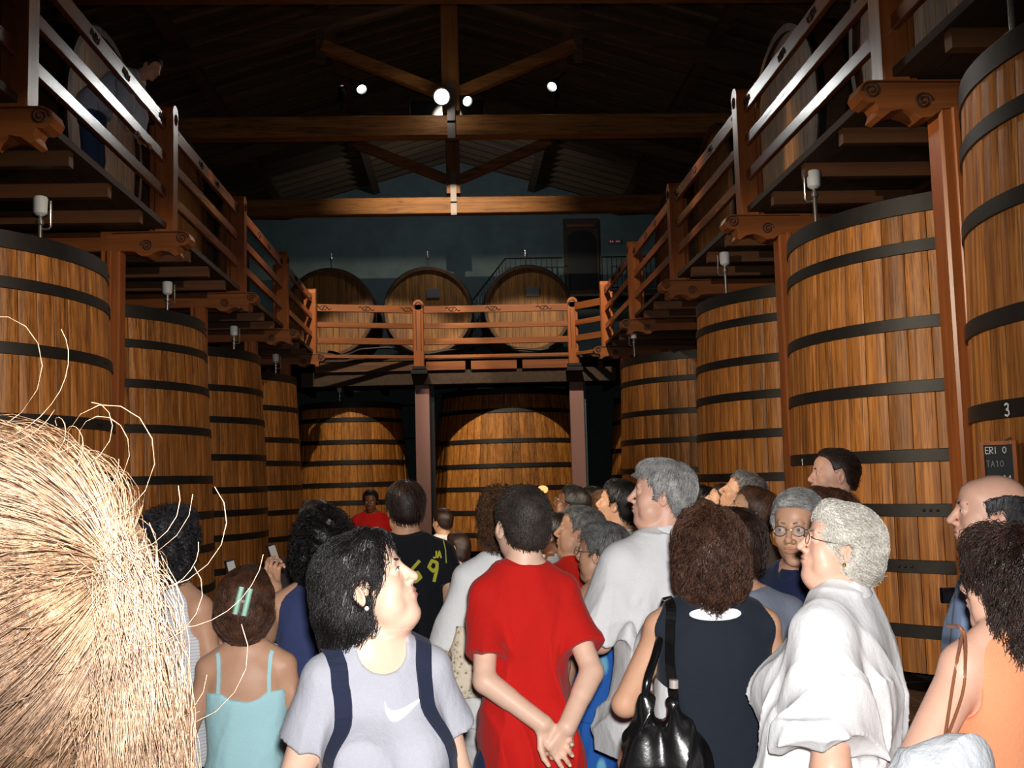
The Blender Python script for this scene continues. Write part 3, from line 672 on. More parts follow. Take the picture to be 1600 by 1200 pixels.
class S:
    def __init__(s): s.o = []
    def u(s, p, k=0.01): s.o.append((p, 'u', k)); return s
    def s(s, p, k=0.005): s.o.append((p, 's', k)); return s
    def i(s, p, k=0.0): s.o.append((p, 'i', k)); return s
    def disp(s, fn): s.o.append(((fn, None, None), 'd', 0)); return s
    def bounds(s):
        L = [p for p, o, k in s.o if o == 'u']
        return np.min([p[1] for p in L], 0), np.max([p[2] for p in L], 0)
    def grid(s, xs, ys, zs):
        d = np.full((len(xs), len(ys), len(zs)), 10.0); ax = (xs, ys, zs)
        vox = max(xs[1] - xs[0], ys[1] - ys[0], zs[1] - zs[0])
        for (f, lo, hi), o, k in s.o:
            if lo is None: sl = (slice(None),) * 3
            else:
                mg = k + 2.6 * vox; sl = []
                for q in range(3):
                    a = np.searchsorted(ax[q], lo[q] - mg); b = np.searchsorted(ax[q], hi[q] + mg)
                    sl.append(slice(a, b))
                sl = tuple(sl)
                if any(q.start >= q.stop for q in sl): continue
            X = xs[sl[0]][:, None, None]; Y = ys[sl[1]][None, :, None]; Z = zs[sl[2]][None, None, :]
            if o == 'd':
                near = np.abs(d) < 0.08
                if near.any():
                    ii = np.nonzero(near); d[ii] += f(xs[ii[0]], ys[ii[1]], zs[ii[2]])
                continue
            v = f(X, Y, Z); c = d[sl]
            if o == 'u': d[sl] = smin(c, v, k)
            elif o == 's': d[sl] = -smin(-c, v, k)
            else: d[sl] = np.maximum(c, v) if k <= 0 else -smin(-c, -v, k)
        return d
    def at(s, P):
        X, Y, Z = P[..., 0], P[..., 1], P[..., 2]; d = np.full(X.shape, 10.0)
        for (f, lo, hi), o, k in s.o:
            v = f(X, Y, Z)
            if o == 'u': d = smin(d, v, k)
            elif o == 's': d = -smin(-d, v, k)
            elif o == 'i': d = np.maximum(d, v)
        return d
    def grad(s, P, e=0.002):
        g = np.stack([s.at(P + V3(*[e if q == a else 0 for q in range(3)])) for a in range(3)], -1) - s.at(P)[..., None]
        return g / np.maximum(np.linalg.norm(g, axis=-1, keepdims=True), 1e-9)
_E = [((0, 0, 0), (1, 0, 0)), ((0, 1, 0), (1, 1, 0)), ((0, 0, 1), (1, 0, 1)), ((0, 1, 1), (1, 1, 1)), ((0, 0, 0), (0, 1, 0)), ((1, 0, 0), (1, 1, 0)), ((0, 0, 1), (0, 1, 1)), ((1, 0, 1), (1, 1, 1)),
      ((0, 0, 0), (0, 0, 1)), ((1, 0, 0), (1, 0, 1)), ((0, 1, 0), (0, 1, 1)), ((1, 1, 0), (1, 1, 1))]
def nets(d, xs, ys, zs):                             # surface nets
    sg = d < 0; c = sg[:-1, :-1, :-1].astype(np.int8)
    tot = sum(sg[a:sg.shape[0] - 1 + a, b:sg.shape[1] - 1 + b, e:sg.shape[2] - 1 + e].astype(np.int8) for a in (0, 1) for b in (0, 1) for e in (0, 1))
    act = (tot > 0) & (tot < 8); I = np.argwhere(act)
    if len(I) == 0: return np.zeros((0, 3)), np.zeros((0, 4), int)
    idx = np.full(act.shape, -1, np.int64); idx[act] = np.arange(len(I))
    acc = np.zeros((len(I), 3)); cnt = np.zeros(len(I)); axs = (xs, ys, zs)
    for a, b in _E:
        ia = I + a; ib = I + b
        va = d[ia[:, 0], ia[:, 1], ia[:, 2]]; vb = d[ib[:, 0], ib[:, 1], ib[:, 2]]; m = (va < 0) != (vb < 0)
        t = np.clip(va / np.where(va == vb, 1, va - vb), 0, 1)
        for q in range(3):
            pa = axs[q][ia[:, q]]; pb = axs[q][ib[:, q]]; acc[:, q] += np.where(m, pa + (pb - pa) * t, 0)
        cnt += m
    Vt = acc / cnt[:, None]; Q = []
    n = d.shape
    for ax in range(3):
        s0 = [slice(None)] * 3; s1 = [slice(None)] * 3; s0[ax] = slice(0, -1); s1[ax] = slice(1, None)
        m = sg[tuple(s0)] != sg[tuple(s1)]; J = np.argwhere(m)
        o1, o2 = [(1, 2), (2, 0), (0, 1)][ax]
        ok = (J[:, o1] > 0) & (J[:, o2] > 0) & (J[:, o1] < n[o1] - 1) & (J[:, o2] < n[o2] - 1); J = J[ok]
        if len(J) == 0: continue
        def cell(d1, d2):
            K = J.copy(); K[:, o1] -= d1; K[:, o2] -= d2; return idx[K[:, 0], K[:, 1], K[:, 2]]
        q = np.stack([cell(1, 1), cell(0, 1), cell(0, 0), cell(1, 0)], 1)
        fl_ = ~sg[J[:, 0], J[:, 1], J[:, 2]]
        q[fl_] = q[fl_][:, ::-1]; Q.append(q)
    return Vt, np.concatenate(Q)
def polygonize(S_, h, patches=(), box=None):         # patches: (lo, hi, finer step)
    lo, hi = S_.bounds() if box is None else box
    out = []; lo = lo - 3 * h; hi = hi + 3 * h
    for q, (a, b, hh) in enumerate([(lo, hi, h)] + [(np.array(p[0]), np.array(p[1]), p[2]) for p in patches]):
        g = [np.arange(a[i], b[i] + hh, hh) for i in range(3)]
        v, f = nets(S_.grid(*g), *g)
        if len(f) == 0: continue
        c = v[f].mean(1)
        if q == 0:
            keep = np.ones(len(f), bool)
            for p in patches: keep &= ~np.all((c > np.array(p[0]) + 1.2 * p[2]) & (c < np.array(p[1]) - 1.2 * p[2]), 1)
            f = f[keep]
        out.append((v, f))
    n = 0; Vs = []; Fs = []
    for v, f in out: Vs.append(v); Fs.append(f + n); n += len(v)
    return np.concatenate(Vs), np.concatenate(Fs)
def np_mesh(name, v, f, mat, smooth=True, attrs=None):
    me = bpy.data.meshes.new(name); v = np.asarray(v, np.float32); f = np.asarray(f, np.int32); k = f.shape[1]
    used = np.zeros(len(v), bool); used[f.ravel()] = True
    if not used.all():
        mp = np.cumsum(used) - 1; v = v[used]; f = mp[f].astype(np.int32)
        if attrs: attrs = {a: x[used] for a, x in attrs.items()}
    me.vertices.add(len(v)); me.vertices.foreach_set('co', v.ravel())
    me.loops.add(f.size); me.loops.foreach_set('vertex_index', f.ravel())
    me.polygons.add(len(f)); me.polygons.foreach_set('loop_start', np.arange(0, f.size, k, dtype=np.int32))
    me.polygons.foreach_set('use_smooth', np.full(len(f), smooth)); me.update(calc_edges=True); me.validate()
    if attrs:
        for a, x in attrs.items():
            at_ = me.attributes.new(a, 'FLOAT', 'POINT'); at_.data.foreach_set('value', x.astype(np.float32))
    me.materials.append(mat); return me
def strands_geo(P, r0, r1, nrm=None):                # P: (N, S, 3) -> three-sided tapering tubes
    N, Sn, _ = P.shape
    T = np.gradient(P, axis=1); T /= np.maximum(np.linalg.norm(T, axis=-1, keepdims=True), 1e-9)
    ref = np.where(np.abs(T[..., 2:3]) > 0.9, V3(1, 0, 0), V3(0, 0, 1))
    A = np.cross(T, ref); A /= np.maximum(np.linalg.norm(A, axis=-1, keepdims=True), 1e-9); B = np.cross(T, A)
    r = np.linspace(r0, r1, Sn)[None, :, None]
    V = np.stack([P + r * (A * math.cos(2 * PI * k / 3) + B * math.sin(2 * PI * k / 3)) for k in range(3)], 2).reshape(-1, 3)
    i = np.arange(N)[:, None, None] * Sn * 3 + np.arange(Sn - 1)[None, :, None] * 3; k = np.arange(3)[None, None, :]; k2 = (k + 1) % 3
    Fq = np.stack([i + k, i + k2, i + 3 + k2, i + 3 + k], -1).reshape(-1, 4)
    return V, Fq
def waves(seed, n, kmin, kmax, amp, stretch=(1, 1, 1)):
    r = np.random.default_rng(seed); K = r.normal(size=(n, 3)); K /= np.linalg.norm(K, axis=1)[:, None]
    K *= r.uniform(kmin, kmax, (n, 1)) * np.array(stretch); ph = r.uniform(0, 6.28, n)
    def f(X, Y, Z):
        wx = X + 0.03 * np.sin(11 * Z + 7 * Y); wz = Z + 0.04 * np.sin(9 * X + 5 * Y)
        return sum(np.sin(K[i, 0] * wx + K[i, 1] * Y + K[i, 2] * wz + ph[i]) for i in range(n)) * (amp / math.sqrt(n))
    return f
def creases(seed, amp, stretch, kr):                 # soft ridges that deepen towards the waist
    r = np.random.default_rng(seed); n = 7; K = r.normal(size=(n, 3)); K[:, 2] *= .8; K /= np.linalg.norm(K, axis=1)[:, None]
    K *= r.uniform(kr[0], kr[1], (n, 1)) * np.array(stretch); ph = r.uniform(0, 6.28, n); K2 = r.normal(size=(n, 3)) * 6; p2 = r.uniform(0, 6.28, n)
    def f(X, Y, Z):
        wx = X + 0.035 * np.sin(11 * Z + 7 * Y + seed); wz = Z + 0.05 * np.sin(9 * X + 5 * Y); d = 0
        for i in range(n):
            m = np.clip(np.sin(K2[i, 0] * X + K2[i, 1] * Y + K2[i, 2] * Z + p2[i]) + .25, 0, 1)
            d = d - m * (1 - np.abs(np.sin((K[i, 0] * wx + K[i, 1] * Y + K[i, 2] * wz + ph[i]) * .5))) ** 2
        return (d + .25) * amp * np.clip((1.46 - Z) / .22, .25, 1)
    return f
# materials of people
def skin_mat(name, c, lip):
    t = NT(name); a = t.new('ShaderNodeAttribute', attribute_name='lip'); b = t.new('ShaderNodeAttribute', attribute_name='brow')
    n = t.noise(t.coord((1, 1, 1)), 28, 4)
    col = t.ramp(n, [(0.3, tuple(x * 0.9 for x in c[:3]) + (1,)), (0.7, c)])
    col = t.mix(col, lip, a.outputs['Fac'])
    t.base(col); t.set(0.46, 0, 0.4); t.b.inputs['Subsurface Weight'].default_value = 0.0
    t.bump(t.noise(t.coord((1, 1, 1)), 260, 2), 0.12, 0.002); return t.m
SK = {'fair': skin_mat('fair_skin', rgb(232, 190, 166), rgb(186, 104, 98)), 'tan': skin_mat('tanned_skin', rgb(210, 160, 130), rgb(160, 92, 80)),
      'pink': skin_mat('pinkish_skin', rgb(230, 178, 154), rgb(190, 110, 100)), 'brown': skin_mat('brown_skin', rgb(108, 68, 46), rgb(92, 50, 40)),
      'olive': skin_mat('olive_skin', rgb(212, 162, 130), rgb(156, 80, 74))}
def hair_mat(name, d, l_, rough=0.38, spec=0.5):
    t = NT(name); tc = t.coord((1, 1, 1)); n = t.noise(tc, 34, 3); n2 = t.noise(tc, 210, 2, 0.7)
    c1 = t.ramp(n, [(0.3, d), (0.72, l_)]); c2 = t.ramp(n2, [(0.35, (0.55, 0.55, 0.55)), (0.65, (1.15, 1.15, 1.15))])
    t.base(t.mix(c1, c2, 1.0, 'MULTIPLY')); t.set(rough, 0, spec); t.bump(n2, 0.5, 0.004); return t.m
HM = {'black': hair_mat('black_hair', rgb(14, 12, 13), rgb(34, 29, 29), 0.36), 'darkbrown': hair_mat('dark_brown_hair', rgb(26, 16, 13), rgb(62, 40, 32)),
      'brown': hair_mat('brown_hair', rgb(52, 30, 22), rgb(112, 74, 54), 0.42), 'auburn': hair_mat('auburn_hair', rgb(58, 36, 24), rgb(122, 84, 58)),
      'grey': hair_mat('grey_hair', rgb(124, 122, 122), rgb(200, 198, 194), 0.5), 'salt': hair_mat('salt_and_pepper_hair', rgb(66, 66, 68), rgb(146, 144, 142), 0.5),
      'white': hair_mat('white_hair', rgb(196, 190, 178), rgb(236, 230, 220), 0.5), 'blond': hair_mat('blond_hair', rgb(98, 72, 52), rgb(160, 126, 98), 0.5),
      'cropped': hair_mat('cropped_dark_hair', rgb(34, 28, 25), rgb(66, 54, 46), 0.6), 'darkgrey': hair_mat('dark_greying_hair', rgb(30, 28, 30), rgb(74, 70, 74), 0.5)}
_cm = {}
def cloth(c, name='cotton', rough=0.85, bump=0.35, scale=26, spec=0.2):
    key = (c, name)
    if key in _cm: return _cm[key]
    t = NT(name + '_cloth'); v = t.coord((1, 1, 0.7)); n = t.noise(v, scale, 3, 0.55); f = t.noise(v, 420, 2)
    t.base(t.ramp(f, [(0.3, tuple(x * 0.9 for x in c[:3]) + (1,)), (0.7, c)])); t.set(rough, 0, spec)
    m = t.new('ShaderNodeMath', operation='MULTIPLY_ADD'); m.inputs[1].default_value = 0.12; t.l(f, m.inputs[0]); t.l(n, m.inputs[2])
    t.bump(m.outputs[0], bump, 0.012); t.b.inputs['Sheen Weight'].default_value = 0.08; _cm[key] = t.m; return t.m
WHITE_C = rgb(232, 232, 234)
def striped(c1, c2, freq, name):
    t = NT(name); sx = t.new('ShaderNodeTexWave', wave_type='BANDS', bands_direction='Z'); sx.inputs['Scale'].default_value = freq
    t.l(t.coord((1, 1, 1)), sx.inputs['Vector']); t.base(t.ramp(sx.outputs['Fac'], [(0.1, c1), (0.35, c2)])); t.set(0.85, 0, 0.2); return t.m
def leafy(name):
    t = NT(name); vo = t.new('ShaderNodeTexVoronoi'); vo.inputs['Scale'].default_value = 9
    t.l(t.coord((1.0, 1.0, 0.55)), vo.inputs['Vector'])
    t.base(t.ramp(vo.outputs['Distance'], [(0.26, rgb(120, 190, 222)), (0.32, rgb(44, 102, 188))])); t.set(0.85, 0, 0.2); return t.m
MX = {'eyew': plain('eye_white', rgb(214, 208, 202), 0.25), 'iris': plain('dark_iris', rgb(40, 26, 20), 0.2), 'brow': plain('eyebrow_hair', rgb(44, 32, 28), 0.7), 'browg': plain('grey_eyebrow_hair', rgb(120, 112, 106), 0.7),
      'steel': plain('glasses_metal', rgb(170, 160, 140), 0.25, 0.9), 'glass': plain('glasses_lens', rgb(190, 196, 196), 0.08, 0, 0.6, Alpha=0.22), 'shade': plain('dark_lens', rgb(20, 18, 20), 0.08, 0, 0.9),
      'gold': plain('gold_metal', rgb(220, 180, 90), 0.2, 1.0), 'pearl': plain('pearl', rgb(240, 236, 230), 0.2), 'leather': plain('black_leather', rgb(20, 19, 20), 0.22, 0, 0.7, 0.2, 30, 0.3),
      'brownleather': plain('tan_leather', rgb(140, 88, 60), 0.4), 'navy': cloth(rgb(34, 40, 62), 'navy_webbing'), 'mint': plain('mint_plastic', rgb(150, 205, 180), 0.35), 'phone': plain('dark_phone_plastic', rgb(30, 30, 34), 0.3),
      'silver': plain('silver_plastic', rgb(176, 168, 160), 0.35, 0.2), 'shoe': plain('dark_shoe_leather', rgb(40, 34, 32), 0.5), 'sandal': plain('pale_shoe', rgb(180, 172, 160), 0.6)}
def rotm(yaw, pitch, roll):                          # yaw about z, pitch lifts the face, roll tilts to the right
    return np.array((Matrix.Rotation(yaw, 3, 'Z') @ Matrix.Rotation(pitch, 3, 'X') @ Matrix.Rotation(roll, 3, 'Y')))
def head_prims(o):
    fem = o.get('fem', 0); j = o.get('jaw', 1.0); fat = o.get('fat', 0); nz = o.get('nose', 1.0); L = []
    U = lambda p, k: L.append((p, 'u', k)); D = lambda p, k: L.append((p, 's', k))
    U(ell((0, -.015, .038), (.074, .094, .082)), .01)
    U(ell((0, .030, -.015), (.061, .060, .075)), .03)
    U(ell((0, .028, -.064), (.050 * j, .054, .046)), .03)
    U(ell((0, .068, -.098), (.021 * j, .018, .017)), .022)
    U(ell((0, .044, .052), (.056, .047, .045)), .02)
    if fat: U(ell((0, .035, -.105), (.045, .045, .028 + .012 * fat)), .03); U(ell((.045, .035, -.06), (.026, .035, .035)), .02); U(ell((-.045, .035, -.06), (.026, .035, .035)), .02)
    for s in (-1, 1): U(ell((s * .038, .060, -.024), (.022, .021, .024)), .02)
    U(cap((-.030, .0815, .028), (.030, .0815, .028), .0105 - .002 * fem), .012)
    for s in (-1, 1): D(ell((s * .033, .104, .006), (.018, .017, .013)), .012)
    for s in (-1, 1): U(ell((s * .0315, .0775, .007), (.0145,) * 3), .003)
    for s in (-1, 1): D(ell((s * .0315, .0945, .0056), (.0132, .0125, .0040)), .0015)
    U(cap((0, .086, .022), (0, .086 + .021 * nz, -.020), .0075, .0105), .012)
    U(ell((0, .086 + .0225 * nz, -.026), (.0115, .0115, .0105)), .008)
    for s in (-1, 1): U(ell((s * .0125, .099, -.031), (.0085, .011, .0075)), .006)
    for s in (-1, 1): D(ell((s * .0062, .1055, -.0385), (.0036, .006, .004)), .002)
    U(ell((0, .075, -.057), (.030, .022, .024)), .018)
    U(ell((0, .0945, -.0535), (.0215, .0075, .0052)), .005); U(ell((0, .0935, -.0655), (.0185, .0075, .0060)), .005)
    D(ell((0, .105, -.0592), (.0235, .013, .0014)), .003)
    for s in (-1, 1):
        R = np.array(Matrix.Rotation(s * -0.35, 3, 'Z') @ Matrix.Rotation(0.18, 3, 'X'))
        U(ell((s * .0775, -.014, -.006), (.0075, .0185, .031), R), .006)
        D(ell((s * .0850, -.010, -.004), (.0055, .0105, .018), R), .004)
    return L
def hand_prims(wr, u, n, side, curl=(.35, .4, .45, .5), sc=1.0, thumb=0.3):
    u = np.array(u, float); u /= np.linalg.norm(u); n = np.array(n, float); n = n - u * (n @ u); n /= np.linalg.norm(n); t = np.cross(u, n) * side; L = []
    wr = np.array(wr, float); P = lambda a, b, c: wr + sc * (u * a + t * b + n * c)
    for b0, b1, le in ((.020, .031, .084), (.007, .011, .09), (-.007, -.010, .086), (-.018, -.029, .078)): L.append((cap(P(0, b0 * .7, 0), P(le, b1, 0), .0135 * sc, .0115 * sc), .012))
    L.append((cap(P(.015, .02, .006), P(.05, .025, .010), .014 * sc, .012 * sc), .012))
    for q, (b1, le, fl_) in enumerate(((.031, .084, .068), (.011, .09, .076), (-.010, .086, .071), (-.029, .078, .056))):
        p = P(le, b1, 0); a = 0
        for w_, r0, r1 in ((.45, .0092, .0085), (.30, .0083, .0078), (.25, .0077, .0066)):
            a += curl[q] * (1.15 if w_ > .4 else 1.0); dd = u * math.cos(a) + n * math.sin(a) + t * (0.10 * (1.2 - q * .8) * (1 if a < 1 else 0)); q2 = p + dd * fl_ * w_ * sc
            L.append((cap(p, q2, r0 * sc, r1 * sc), .003)); p = q2
    p = P(.018, .026, .008)
    for le, a, c, r0, r1 in ((.042, .55, .3, .0125, .0105), (.032, .35 - thumb, .45, .0102, .0092), (.026, .15 - thumb, .5, .009, .0075)):
        dd = u * 1.0 + t * a * 1.6 + n * (c + thumb); dd /= np.linalg.norm(dd); q2 = p + dd * le * sc; L.append((cap(p, q2, r0 * sc, r1 * sc), .004)); p = q2
    return L
HAIRLINE = ([-.12, -.09, -.05, -.03, -.012, .005, .02, .035, .06, .085, .12], [-.075, -.072, -.045, -.005, .022, .012, .005, .045, .068, .078, .08])
def hair_shape(o):
    k = o['hair']; H_ = S(); t = o.get('hv', 0.012); hl = np.array(HAIRLINE[1]) + o.get('hl', 0)
    def line(sh=0.0):
        return (lambda X, Y, Z: (np.interp(Y, HAIRLINE[0], hl + sh) - Z) * 0.75), None, None
    H_.u(ell((0, -.018, .040), (.0775 + t, .0975 + t, .085 + t)), .01)
    if k in ('short', 'buzz', 'bald'):
        H_.u(ell((0, -.045, -.015), (.068 + t * .7, .062 + t * .7, .07)), .02)
        if k == 'short': H_.u(ell((0, .035, .085), (.055, .05, .03 + t)), .02)
        if o.get('quiff'): H_.u(ell((0, .06, .098), (.05, .03, .025)), .015)
        H_.i(line())
        if k == 'bald':
            H_.i(((lambda X, Y, Z: (Z - .062 + 0.45 * np.maximum(Y + .02, 0)) * .8), None, None))
    elif k in ('bob', 'long', 'curly', 'mid'):
        dn = o.get('down', {'mid': .05, 'bob': .10, 'long': .2, 'curly': .16}[k]); wd = o.get('wide', 1.0)
        H_.u(ell((0, -.05, -.03), (.088 * wd, .072, .085 + dn * .3)), .03)
        for s in (-1, 1) if o.get('sides', 1) else ():
            H_.u(cap((s * .066, -.02, .05), (s * .072 * wd, -.035, -dn * .8), .028, .030), .025)
        H_.u(cap((0, -.075, 0), (0, -.08, -dn - .02), .06 * wd, .045 * wd), .03)
        H_.u(cap((-.04 * wd, -.07, -.02), (-.05 * wd, -.07, -dn), .045, .035), .03); H_.u(cap((.04 * wd, -.07, -.02), (.05 * wd, -.07, -dn), .045, .035), .03)
        H_.u(ell((0, .045, .09), (.058, .045, .03 + t)), .02)
        fx = o.get('open', .058)
        H_.s(ell((0, .105, -.045), (fx, .085, .115)), .01)
        if o.get('ear', 1):
            for s in (-1, 1): H_.s(ell((s * .09, .005, -.012), (.03, .028, .036)), .01)
        if k == 'curly' or o.get('lump'):
            H_.disp(waves(o.get('seed', 3), 10, 70, 130, o.get('lump', .005)))
    if o.get('tail'):
        for a, b, r0, r1 in o['tail']: H_.u(cap(a, b, r0, r1), .02)
    return H_
def grow(H_, v, n, length, steps, o, seed=0):
    r = np.random.default_rng(seed); P = v[r.integers(0, len(v), n)].copy(); out = [P.copy()]; cr = V3(*o.get('crown', (0, -.05, .13)))
    off = r.uniform(.000, o.get('fly', .006), n)[:, None]; curl = o.get('curlamp', .0); ln = length * r.uniform(.5, 1.15, n)[:, None] / steps; ph = r.uniform(0, 6.28, (n, 1)); flow = o.get('flow')
    jit = r.normal(0, .25, (n, 3))
    for k in range(steps):
        g = H_.grad(P); d = H_.at(P)[:, None]
        f = (P - cr); f = f / np.maximum(np.linalg.norm(f, axis=1, keepdims=True), .02) + V3(0, 0, -o.get('grav', .9)) + jit
        if flow is not None: f = f * .3 + V3(*flow)
        f = f - g * np.sum(f * g, 1, keepdims=True) * .92; f /= np.maximum(np.linalg.norm(f, axis=1, keepdims=True), 1e-6)
        side = np.cross(f, g)
        P = P + f * ln + (off - d) * g * .7
        out.append(P + curl * (side * np.sin(ph + k * 1.9) + g * (1 + np.cos(ph + k * 1.9)) * .8))
    return np.stack(out, 1)
TORSO_M = [(.80, 0, -.01, .165, .105), (.90, 0, -.015, .172, .118), (.98, 0, -.005, .165, .112), (1.08, 0, .0, .152, .105), (1.20, 0, .0, .165, .112), (1.32, 0, -.005, .178, .115), (1.40, 0, -.012, .175, .100), (1.455, 0, -.018, .125, .078), (1.51, 0, -.015, .062, .058)]
TORSO_F = [(.80, 0, -.01, .170, .112), (.89, 0, -.02, .180, .125), (.97, 0, -.005, .165, .115), (1.09, 0, .0, .138, .100), (1.20, 0, .0, .146, .104), (1.32, 0, -.005, .158, .105), (1.40, 0, -.012, .155, .092), (1.455, 0, -.018, .110, .070), (1.51, 0, -.015, .054, .050)]
ARM_DOWN = {1: ((.235, -.03, 1.15), (.245, .06, .90)), -1: ((-.235, -.03, 1.15), (-.245, .06, .90))}
PEOPLE = {}
def person(key, px, py, Y, face, body, label, pitch=0, roll=0, H=None, o=None, skin='fair', arms=None, wear=(), lod=2, base=None, lean=0.0, group=None, hands=None, zfloor=0.0, bx=0.0):
    """px, py, Y place the head centre; face and body are headings in degrees (0 looks away from the viewer, 90 to the left of the hall)"""
    o = dict(o or {}); fem = o.get('fem', 0); fat = o.get('fat', 0); hs = o.get('hs', 1.0 - .045 * fem)
    hd = at(px, py, Y)
    H = H or (hd.z - zfloor) / (1.640 + o.get('nk', 0)) * 1.75; s = H / 1.75; o.setdefault('seed', abs(int(px))); nk = o.get('nk', 0)
    rb = math.radians(body)
    e = empty('person', (0, 0, zfloor), rb, label, 'person', group)
    TR = [list(q) for q in (TORSO_F if fem else TORSO_M)]
    for q in TR:
        b = 1 + fat * .22 * math.exp(-((q[0] - 1.05) / .22) ** 2); q[3] *= 1 + (b - 1) * .9 + .03 * fat; q[4] *= 1 + (b - 1) * 1.3 + .05 * fat; q[2] += fat * .02 * math.exp(-((q[0] - 1.05) / .2) ** 2)
        q[2] += lean * (q[0] - .9); q[3] *= o.get('slim', 1); q[4] *= (1 + o.get('slim', 1)) / 2
    sw = .170 - .022 * fem + .012 * fat + o.get('sw', 0); yl = lean * .55
    Jt = {'neck': V3(0, -.016 + lean * .6, 1.485)}
    piv = V3(0, -.018 + lean * .62, 1.545 + nk); Rh = rotm(math.radians(face - body), math.radians(pitch), math.radians(roll))
    hc = piv + Rh @ V3(0, .022, .095) * (hs / s if s < .8 else 1.0)
    hsc = hs / s                                      # head keeps its real size
    hw = Matrix.Rotation(rb, 3, 'Z') @ Vector(hc * s)
    e.location = (hd.x - hw.x + bx, hd.y - hw.y, zfloor)
    B = S(); A = S()
    B.u(loft(TR), .02)
    if fem and not o.get('child'):
        for q in (-1, 1): B.u(ell((q * .072, .085 + lean * .35 + .03 * fat, 1.245), (.062 + .012 * fat, .055 + .006 * fat, .062 + .012 * fat)), .04)
    for q in (-1, 1): B.u(cap((0, -.018 + lean * .62, 1.53), (q * sw, -.015 + yl, 1.425), .038, .050), .03)
    B.u(cap(piv + Rh @ V3(0, -.004, .04), (0, -.018 + lean * .56, 1.44), (.054 - .008 * fem + .008 * fat), (.058 - .008 * fem + .01 * fat)), .025)
    AJ = {}
    for q in (-1, 1):
        sh = V3(q * sw, -.012 + yl, 1.415); el, wr = (arms or {}).get(q, ARM_DOWN[q])[:2]; el = V3(*el); wr = V3(*wr)
        ra = (.050 - .007 * fem + .012 * fat) * o.get('arm', 1); AJ[q] = (sh, el, wr, ra)
        B.u(cap(sh, el, ra, ra * .82), .025); B.u(cap(el, wr, ra * .80, .030 - .003 * fem), .012); B.u(cap(el + (wr - el) * .05, el + (wr - el) * .4, ra * .86, ra * .76), .012)
    HP = []; patches = []
    h0 = {0: .005, 1: .0075, 2: .010, 3: .013}[lod]; hh = {0: .0022, 1: .003, 2: .0042, 3: .0065}[lod]
    for q in (-1, 1):
        sh, el, wr, ra = AJ[q]; sp = (hands or {}).get(q, {}); u = V3(*sp.get('u', wr - el)); nn = V3(*sp.get('n', V3(-q, 0.15, 0)))
        prs = hand_prims(wr, u, nn, sp.get('side', q), sp.get('curl', (.3, .35, .4, .45)), .95 - .06 * fem, sp.get('thumb', .2))
        for p, k in prs: B.u(p, k)
        if sp.get('fine'):
            lo = np.min([p[1] for p, k in prs], 0) - .012; hi = np.max([p[2] for p, k in prs], 0) + .012; patches.append((lo, hi, .0034))
    for q in (-1, 1):
        hp, kn, an = V3(q * .088, -.01, .88), V3(q * .095, .012, .49), V3(q * .10, -.015, .09)
        B.u(cap(hp, kn, .085 + .01 * fem + .02 * fat, .055 + .01 * fat), .03); B.u(cap(kn, an, .054, .036), .015); B.u(cap(kn + V3(0, -.02, -.06), kn + V3(0, -.02, -.2), .05, .045), .02); B.u(cap(an + V3(0, -.02, -.05), an + V3(q * .02, .13, -.062), .035, .026), .015)
    HPR = head_prims(o)
    for p, ty, k in HPR: B.o.append((xf(p, Rh, hc, hsc), ty, k * hsc))
    hl_ = hc - .152 * hsc; hu = hc + .152 * hsc
    patches.append((hl_, hu, hh / s))
    v, f = polygonize(B, h0 / s, patches)
    loc = (v - hc) @ Rh / hsc                          # head coordinates of every vertex
    lipd = np.minimum(ell((0, .0965, -.0535), (.0215, .009, .0050))[0](*loc.T), ell((0, .0955, -.0655), (.0185, .009, .0058))[0](*loc.T))
    lip = np.clip(.5 - lipd / .002, 0, 1) * (o.get('lipc', .75 if fem else .4))
    link('body', np_mesh('body', v * s, f, SK[skin], True, {'lip': lip}), e)
    ctx = dict(e=e, s=s, B=B, TR=TR, AJ=AJ, Rh=Rh, hc=hc, hsc=hsc, h0=h0 / s, o=o, lod=lod, fem=fem, fat=fat, sw=sw, lean=lean, piv=piv, key=key)
    PEOPLE[key] = ctx
    def hp(p): return (Rh @ (np.array(p, float) * hsc) + hc) * s      # head point -> person space
    ctx['hp'] = hp
    # eyes and brows
    if lod <= 2:
        mq = Matrix([list(r_) for r_ in Rh])
        for q in (-1, 1):
            b = MB(); c = Vector(hp((q * .0315, .0792, .007))); gz = mq @ Vector((o.get('gazex', 0), 1, o.get('gazez', 0))).normalized()
            Mq = gz.to_track_quat('Z', 'Y').to_matrix().to_4x4(); r = .0128 * hsc * s
            b.lathe([(0.0001, -r)] + [(r * math.sin(a), -r * math.cos(a)) for a in np.linspace(.3, PI - .46, 9)], 14, c, False, Mq)
            eo = b.build('eye', MX['eyew'], e, 180)
            MB().lathe([(r * math.sin(a), -r * math.cos(a) * 1.004) for a in np.linspace(PI - .50, PI - .01, 5)], 14, c, False, Mq).build('iris', MX['iris'], eo, 180)
            MB().tube([hp((q * (.012 + .034 * u), .0945 - .022 * u * u, .0275 + .006 * math.sin(u * 2.4) - .004 * u)) for u in np.linspace(0, 1, 7)], .003, 6, True, [x * hsc * s for x in (.0022, .0034, .0036, .0034, .003, .0022, .001)]).build('eyebrow', MX['browg' if o.get('hc') in ('grey', 'white', 'salt') else 'brow'], e, 180)
            if fem: MB().tube([hp((q * (.0315 + .0135 * math.cos(a)), .0945 - .008 * abs(math.cos(a)) ** 2, .0068 + .0055 * math.sin(a))) for a in np.linspace(.1, PI - .1, 9)], .001 * hsc * s, 5).build('upper_lashes', MX['brow'], e, 180)
    # hair
    Hs = hair_shape(o); HB = S()
